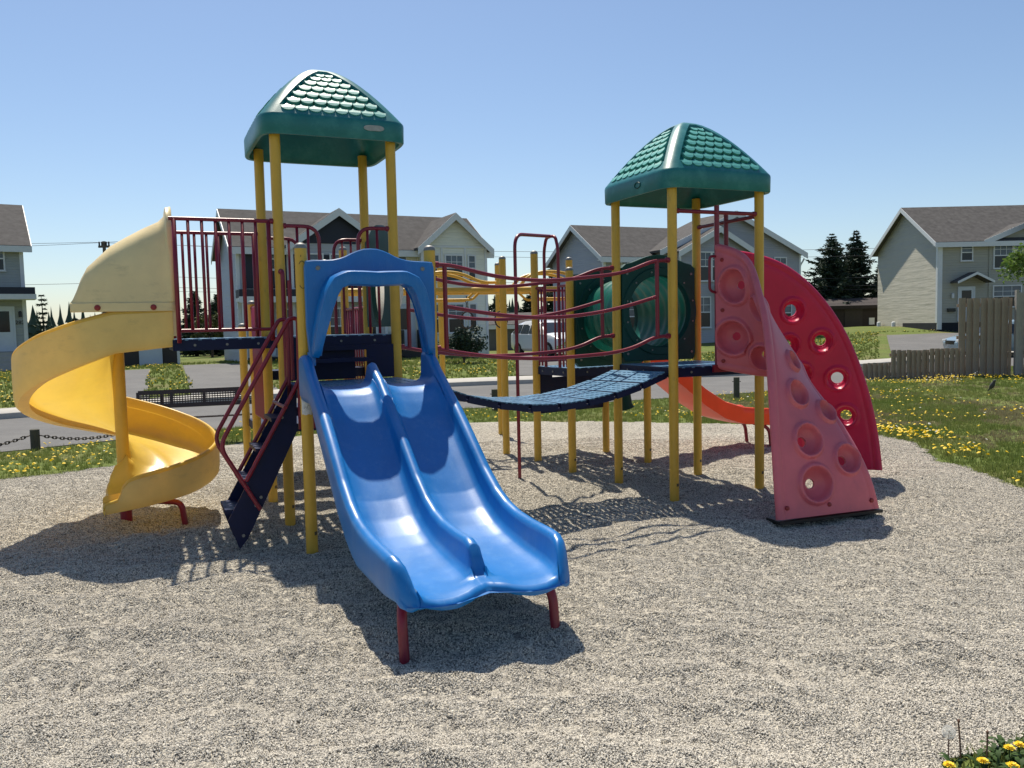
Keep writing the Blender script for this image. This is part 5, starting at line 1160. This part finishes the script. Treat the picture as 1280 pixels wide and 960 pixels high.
# twisted climbing walls -------------------------------------------------------
def climb_wall(T, Bc, holes, m, label, bolts, base):
    nt_, ns_ = 250, 118; T = spline(T, nt_+1); Bc = spline(Bc, nt_+1); S = np.linspace(0, 1, ns_+1)
    Pm = T[:, None]*(1-S[None, :, None])+Bc[:, None]*S[None, :, None]
    # open the holes by pushing neighbouring points outwards round each centre (metric distance)
    dish = np.zeros(Pm.shape[:2]); kill = np.zeros((nt_, ns_), bool); snap = {}
    du = np.gradient(Pm, axis=0); dv_ = np.gradient(Pm, axis=1); nn = np.cross(du, dv_); nn /= np.linalg.norm(nn, axis=2)[..., None]+1e-9
    Pn = Pm.copy(); shift = np.zeros(Pm.shape[:2])
    for (ht, hs, R, r0, sg) in holes:
        c = Pm[int(round(ht*nt_)), int(round(hs*ns_))]; d = Pm-c; dist = np.linalg.norm(d, axis=2); kr = .34*R
        m4 = lambda A: np.maximum(np.maximum(A[:-1, :-1], A[1:, :-1]), np.maximum(A[:-1, 1:], A[1:, 1:]))
        kill |= m4(dist) < kr
        nr = np.where(dist < kr, r0, np.where(dist < R, r0+(R-r0)*(dist-kr)/(R-kr), dist))
        sel = dist < R; Pn[sel] = (c+d*(nr/np.maximum(dist, 1e-6))[..., None])[sel]
        near = dist < R*1.4; rr = nr/R
        X = [r0/R, r0/R+.10, .60, .80, .90, 1.0, 1.10, 1.22, 1.4]
        cup = np.interp(rr, [0, r0/R+.10, .55, .75, .86, .92, 2], [1, .97, .78, .48, .14, 0, 0]); ring = np.interp(rr, [0, .84, .91, .95, 1.05, 1.10, 1.18, 2], [0, 0, .7, 1, 1, .7, 0, 0])
        dish = np.where(near, cup-ring, dish); shift = np.where(near, sg*(-cup*R*(.42 if base else .26)+ring*(.022 if base else .012)), shift)
    Pn = Pn+nn*shift[..., None]
    # half thickness: rolled border with a rib, plus the dishes
    si = np.minimum(S, 1-S)[None, :]*np.linalg.norm(T-Bc, axis=1)[:, None]
    half = np.interp(si, [0, .012, .03, .055, .075, .10, .13], [.004, .024, .030, .030, .022, .029, .031])
    half = half*(1-.72*np.clip(dish, 0, 1))+np.where(dish < 0, -dish*.008, 0)
    ok = ~kill; vid = np.arange((nt_+1)*(ns_+1)).reshape(nt_+1, ns_+1); N = vid.size
    front = Pn+nn*half[..., None]; back = Pn-nn*half[..., None]
    F = []
    q = np.stack([vid[:-1, :-1], vid[1:, :-1], vid[1:, 1:], vid[:-1, 1:]], -1)[ok]; F.append(q); F.append(q[:, ::-1]+N)
    cnt = {}
    for a, b, c_, d_ in q:
        for e in ((a, b), (b, c_), (c_, d_), (d_, a)):
            k = (min(e), max(e)); cnt[k] = None if k in cnt else e
    side = [(e[1], e[0], e[0]+N, e[1]+N) for e in cnt.values() if e is not None]; F.append(np.array(side))
    F = np.concatenate(F); org = root_loc(PS)
    vv = np.concatenate([front.reshape(-1, 3), back.reshape(-1, 3)])-np.array(org)
    o = fast_mesh("climbing_wall", vv, F, m, True); o.parent = PS; o["label"] = label
    b = bmesh.new(); b.from_mesh(o.data); bmesh.ops.delete(b, geom=[x for x in b.verts if not x.link_faces], context='VERTS'); bmesh.ops.recalc_face_normals(b, faces=b.faces)
    loose = [x for x in b.verts if not any(f.calc_area() > 1e-9 for f in x.link_faces)]
    b.to_mesh(o.data); b.free(); sharp(o.data, math.radians(50))
    for t, s in bolts:
        i, j = int(t*nt_), int(s*ns_); p = Vector(Pm[i, j]); n_ = Vector(nn[i, j]); mb = MB()
        for sg in (1, -1): mb.tube([p+n_*sg*.028, p+n_*sg*.038, p+n_*sg*.042], [.020, .018, .010], 10)
        mb.build("bolt", "red_bolt", o)
    a, bb = Vector(T[-1]), Vector(Bc[-1]); d = (bb-a).normalized(); q = V(-d.y, d.x, 0)
    if base:
        mb = MB(); mb.obox((a+bb)/2+d*.02+V(0, 0, .045-(a.z+bb.z)/2)+q*.07, d, q, Z, 1.0, .20, .025); mb.obox((a+bb)/2+V(0, 0, .0-(a.z+bb.z)/2)+q*.10, d, q, Z, .95, .06, .08); mb.build("footing", "black_steel", o)
    mb = MB(); mb.tube([Vector(T[0])+Z*.35, Vector(Bc[0])-Z*.02], .024, 10); mb.build("edge_tube", "red_paint", o)
    return o
Tp = [[1.956, 7.899, 2.414], [2.143, 7.634, 2.282], [2.18, 7.397, 2.008], [2.176, 7.192, 1.717], [2.155, 7.018, 1.407], [2.13, 6.878, 1.077], [2.114, 6.776, .734], [2.113, 6.707, .384], [2.119, 6.655, .06]]
Bp = [[1.956, 7.899, 1.23], [2.33, 7.77, 1.16], [2.56, 7.70, 1.19], [2.62, 7.62, 1.26], [2.64, 7.46, 1.16], [2.75, 7.25, .92], [2.907, 7.041, .602], [3.012, 6.95, .322], [3.075, 6.941, .08]]
Tr = [[2.214, 8.557, 2.414], [2.478, 8.56, 2.37], [2.818, 8.6, 2.252], [3.155, 8.62, 1.984], [3.48, 8.6, 1.5], [3.669, 8.55, .961], [3.759, 8.5, .467], [3.781, 8.449, .118]]
Br = [[2.214, 8.557, 1.23], [2.55, 8.62, 1.28], [2.85, 8.75, 1.0], [3.0, 8.88, .55], [3.1, 8.95, .1]]
# (along, across, dish radius, hole radius)
PINK_HOLES = [(.600, .40, .115, .040, 1), (.633, .80, .100, .036, 1), (.758, .40, .135, .044, 1), (.817, .80, .120, .042, 1), (.900, .40, .150, .042, 1), (.085, .29, .165, .04, -1), (.072, .71, .165, .04, -1), (.205, .80, .125, .036, -1), (.235, .28, .115, .034, -1), (.455, .52, .090, .03, 1)]
RED_HOLES = [(.292, .367, .125, .062, -1), (.467, .317, .120, .056, -1), (.492, .72, .115, .056, -1), (.633, .317, .120, .060, -1), (.783, .333, .120, .055, -1), (.342, .68, .115, .05, -1), (.90, .68, .12, .045, -1)]
climb_wall(Tp, Bp, PINK_HOLES, "pink_plastic", "faded pink twisted climbing wall with dished holes, near corner of the right tower", [(.97, .10), (.97, .5), (.97, .93), (.03, .12), (.03, .52), (.03, .93)], True)
climb_wall(Tr, Br, RED_HOLES, "red_plastic", "bright red twisted climbing wall with oval holes, behind the pink wall", [(.03, .12), (.03, .9), (.97, .9)], False)
# overhead bars and grab loop by the walls
mb = MB(); mb.tube([RT(.05, 0, 2.70), RT(.95, 0, 2.70)], .0185, 10); clamp(mb, RT(.06, 0, 2.70), u2); clamp(mb, RT(.94, 0, 2.70), u2); mb.build("overhead_bar", "red_paint", PS)
mb = MB(); mb.tube([RT(1, .05, 2.685), RT(1, .95, 2.685)], .0185, 10); clamp(mb, RT(1, .06, 2.685), v2); clamp(mb, RT(1, .94, 2.685), v2); mb.build("overhead_bar", "red_paint", PS)
mb = MB(); mb.tube(fillet([RT(.48, -.01, 2.29), RT(.40, -.02, 2.29), RT(.40, -.02, 1.97), RT(.48, -.01, 1.95)], .06), .013, 10); mb.build("grab_loop", "red_paint", PS)
for a in (.14, .26): pass
mb = MB(); mb.obox(RT(.56, -.012, 1.235), u2, v2, Z, .24, .03, .07); mb.build("bracket", "red_paint", PS)

# crawl tunnel --------------------------------------------------------------
def tunnel_panel(P00, ax, ay_, w_, zlo, zhi, r, zc, m="dark_green_panel"):
    """plate in the ax/Z plane with a round hole and an arched top"""
    N = 64; mb = MB(); outer = []; inner = []; th = .05
    for k in range(N):
        a = 2*math.pi*k/N; c, s = math.cos(a), math.sin(a); sq = 1/max(abs(c)/(w_/2), abs(s)/((zhi-zc) if s > 0 else (zc-zlo))); x, z = c*sq, s*sq
        if s > 0 and abs(z-(zhi-zc)) < 1e-6: z += .10*max(0, math.cos(x/(w_/2)*math.pi/2*1.15))**1.3
        outer.append((x, z)); inner.append((c*r, s*r))
    ring = []
    for (x, z), (xi, zi) in zip(outer, inner):
        q = lambda xx, zz, y: P00+ax*(w_/2+xx)+ay_*y+Z*(zc+zz)
        f = 1.24; ring.append([q(x, z, -th/2), q(x*.985, z*.985, -th/2-.006), q(xi*f, zi*f, -th/2-.006), q(xi*f*.985, zi*f*.985, -th/2-.022), q(xi*1.03, zi*1.03, -th/2-.022), q(xi, zi, -th/2), q(xi, zi, th/2), q(x, z, th/2)])
    mb.grid(ring, closeu=True, closev=True); o = mb.build("tunnel_panel", m, PS); sharp(o.data, math.radians(30))
    bo = MB()
    for sx in (-.44, .44):
        for zz in (zlo+.08, zhi-.10): bo.tube([P00+ax*(w_/2+sx*w_)+ay_*(-th/2-.006)+Z*zz, P00+ax*(w_/2+sx*w_)+ay_*(-th/2-.016)+Z*zz], .013, 10)
    for k in range(12):
        a = 2*math.pi*(k+.5)/12; p = P00+ax*(w_/2+math.cos(a)*r*1.13)+Z*(zc+math.sin(a)*r*1.13); bo.tube([p-ay_*(th/2+.022), p-ay_*(th/2+.030)], .009, 8)
    bo.build("bolt", "galvanised", o)
    sl = MB(); sl.obox(P00+ax*w_/2+Z*(zhi+.035)-ay_*(th/2+.007), ax, ay_, Z, .34, .004, .045); sl.build("slot", "ink", o, bevel=.0)
    return o
tunnel_panel(RT(.045, .985), u2, v2, .90, 1.285, 2.29, .37, 1.80)
dg = (R1g-R1d).normalized(); dn = V(-dg.y, dg.x, 0)
tunnel_panel(R1d+dg*.06, dg, dn, (R1g-R1d).length-.12, 1.20, 2.24, .40, 1.75)
def tunnel():
    A = RT(.495, 1.0, 1.80); B = (R1d+R1g)/2+Z*1.75; rows = []; e = u2
    for k in range(41):
        t = k/40; c = A.lerp(B, t); r = .385+.012*math.sin(t*math.pi*7)**2+.02*math.sin(math.pi*t); rows.append([c+e*r*math.cos(a)+Z*r*math.sin(a) for a in np.linspace(0, 2*math.pi, 48, endpoint=False)])
    MB().grid(rows, closev=True).build("tunnel", "tunnel_green", PS)
tunnel()
# green bubble panel on the left tower
def bubble_panel():
    N = 56; cz = 2.12; pts = []; th = .045; mb = MB(); ring = []
    for k in range(N):
        a = 2*math.pi*k/N; c, s = math.cos(a), math.sin(a); sq = 1/max(abs(c)/.43, abs(s)/.42); x, z = c*sq, s*sq
        if s > 0 and abs(z-.42) < 1e-6: z += .12*max(0, math.cos(x/.43*1.7))**1.2
        xi, zi = c*.235, s*.33-.06
        q = lambda xx, zz, y: TW(1+y, .5+xx, cz+zz); ring.append([q(x, z, -th/2), q(xi, zi, -th/2), q(xi, zi, th/2), q(x, z, th/2)])
    mb.grid(ring, closeu=True, closev=True); o = mb.build("bubble_panel", "dark_green_panel", PS)
    rows = []
    for k in range(9):
        f = k/8*math.pi/2; rows.append([TW(1+.02+.20*math.sin(f), .5+.24*math.cos(f)*math.cos(a), cz-.06+.335*math.cos(f)*math.sin(a)) for a in np.linspace(0, 2*math.pi, 32, endpoint=False)])
    MB().grid(rows, closev=True).build("bubble_window", "clear_bubble", o)
bubble_panel()
# orange slide ---------------------------------------------------------------
def orange():
    A = (R1g+R1e)/2; ud = u; vd = v; T = [(0, 1.19), (.22, 1.19), (.40, 1.12), (.7, .90), (1.0, .67), (1.3, .49), (1.6, .40), (1.9, .365), (2.15, .355), (2.24, .345), (2.27, .32)]
    rows = []
    for a in np.linspace(0, 2.27, 60):
        zb, = interp(T, a); hw = .17 if a < 2.0 else .17-.12*smooth01((a-2.0)/.27); sec = [(-.30, zb-.05), (-.305, zb+hw*.5), (-.30, zb+hw-.01), (-.28, zb+hw), (-.255, zb+hw-.01), (-.245, zb+.06), (-.215, zb+.015), (-.12, zb-.004), (0, zb-.008)]
        sec = sec+[(-b, z) for b, z in sec[:-1][::-1]]+[(.2, zb-.055), (0, zb-.06), (-.2, zb-.055)]
        rows.append([A+ud*a+vd*b+Z*z for b, z in sec])
    mb = MB(); mb.grid(rows, closev=True); n = len(rows[0]); mb.add(rows[0], [tuple(range(n))]); mb.add(rows[-1], [tuple(range(n))])
    o = mb.build("slide", "orange_plastic", PS, label="orange single slide leaving the back deck to the right"); sharp(o.data, math.radians(60))
    for b in (-.24, .24):
        mb = MB(); mb.tube(fillet([A+ud*2.1+vd*b-Z*.05, A+ud*2.06+vd*b+Z*.27, A+ud*1.86+vd*b*.7+Z*.33], .1), .024, 10); mb.build("leg", "red_paint", o)
orange()
# fire pole, loops and barriers on the back tower ------------------------------
d = (R1c-R1d); dn_ = d.normalized(); L1 = R1d+d*.30; L2 = R1d+d*.70; pp = V(.062, 8.99, 0); mid = (L1+L2)/2
mb = MB(); mb.tube(fillet([pp-Z*.05, pp+Z*2.66, mid+Z*2.70], .16, 8), .0195, 10)
for l in (L1, L2): mb.tube(fillet([mid+Z*2.70, l.lerp(mid, .35)+Z*2.69, l+Z*2.55, l+Z*1.19], .16, 8), .0185, 10)
mb.build("fire_pole", "red_paint", PS)
for p, q in ((R1d, L1), (L2, R1c)):
    mb = MB(); mb.tube([p.lerp(q, .15)+Z*2.12, q+Z*2.12], .0165, 9); o = mb.build("barrier", "red_paint", PS)
    for f in (.35, .65): picket(p.lerp(q, f), 1.2, 2.12, .012, o)
barrier(R1c, R1e, 1.25, 2.1, 6)
# overhead monkey bars behind -------------------------------------------------
def monkey():
    A = TW(1, 3); B = V(.62, 11.0, 0); d = (B-A).normalized(); q = V(-d.y, d.x, 0); Lm = (B-A).length; zt = 2.15; mb = MB()
    for s in (0, .62): mb.tube([A+q*s+Z*zt, B+q*s+Z*zt], .036, 12)
    o = mb.build("monkey_bars", "yellow_post", PS)
    for x0 in (1.55, 2.95):
        for s in (.08, .54):
            m2 = MB(); pts = [(-.50, .0), (-.34, .17), (-.05, .235), (.22, .19), (.42, .11), (.62, .10)]; m2.tube([A+d*(x0+a)+q*s+Z*(zt+b) for a, b, in spline([(a, b, 0) for a, b in pts], 24)[:, :2]], .021, 9)
            m2.tube(fillet([A+d*(x0-.38)+q*s+Z*zt, A+d*(x0-.25)+q*s+Z*(zt-.12), A+d*(x0+.3)+q*s+Z*(zt-.12), A+d*(x0+.42)+q*s+Z*zt], .04), .017, 9); m2.build("arched_track", "yellow_post", o)
    for x0 in (1.82, 2.28):
        m2 = MB(); c = A+d*x0+q*.3+Z*(zt-.05); m2.tube([A+d*x0+Z*zt, A+d*x0+q*.62+Z*zt], .02, 8)
        for k in range(4): m2.tube([c+Z*(-.04-.045*k)+(d if k % 2 else q)*.014*math.cos(t)+Z*.026*math.sin(t) for t in np.linspace(0, 6.283, 9)[:-1]], .005, 5, closed=True)
        m2.tube([c+Z*(-.33)+d*.085*math.cos(t)+Z*.11*math.sin(t) for t in np.linspace(0, 6.283, 21)[:-1]], .010, 7, closed=True); m2.build("hanging_ring", "chain_steel", o)
monkey()
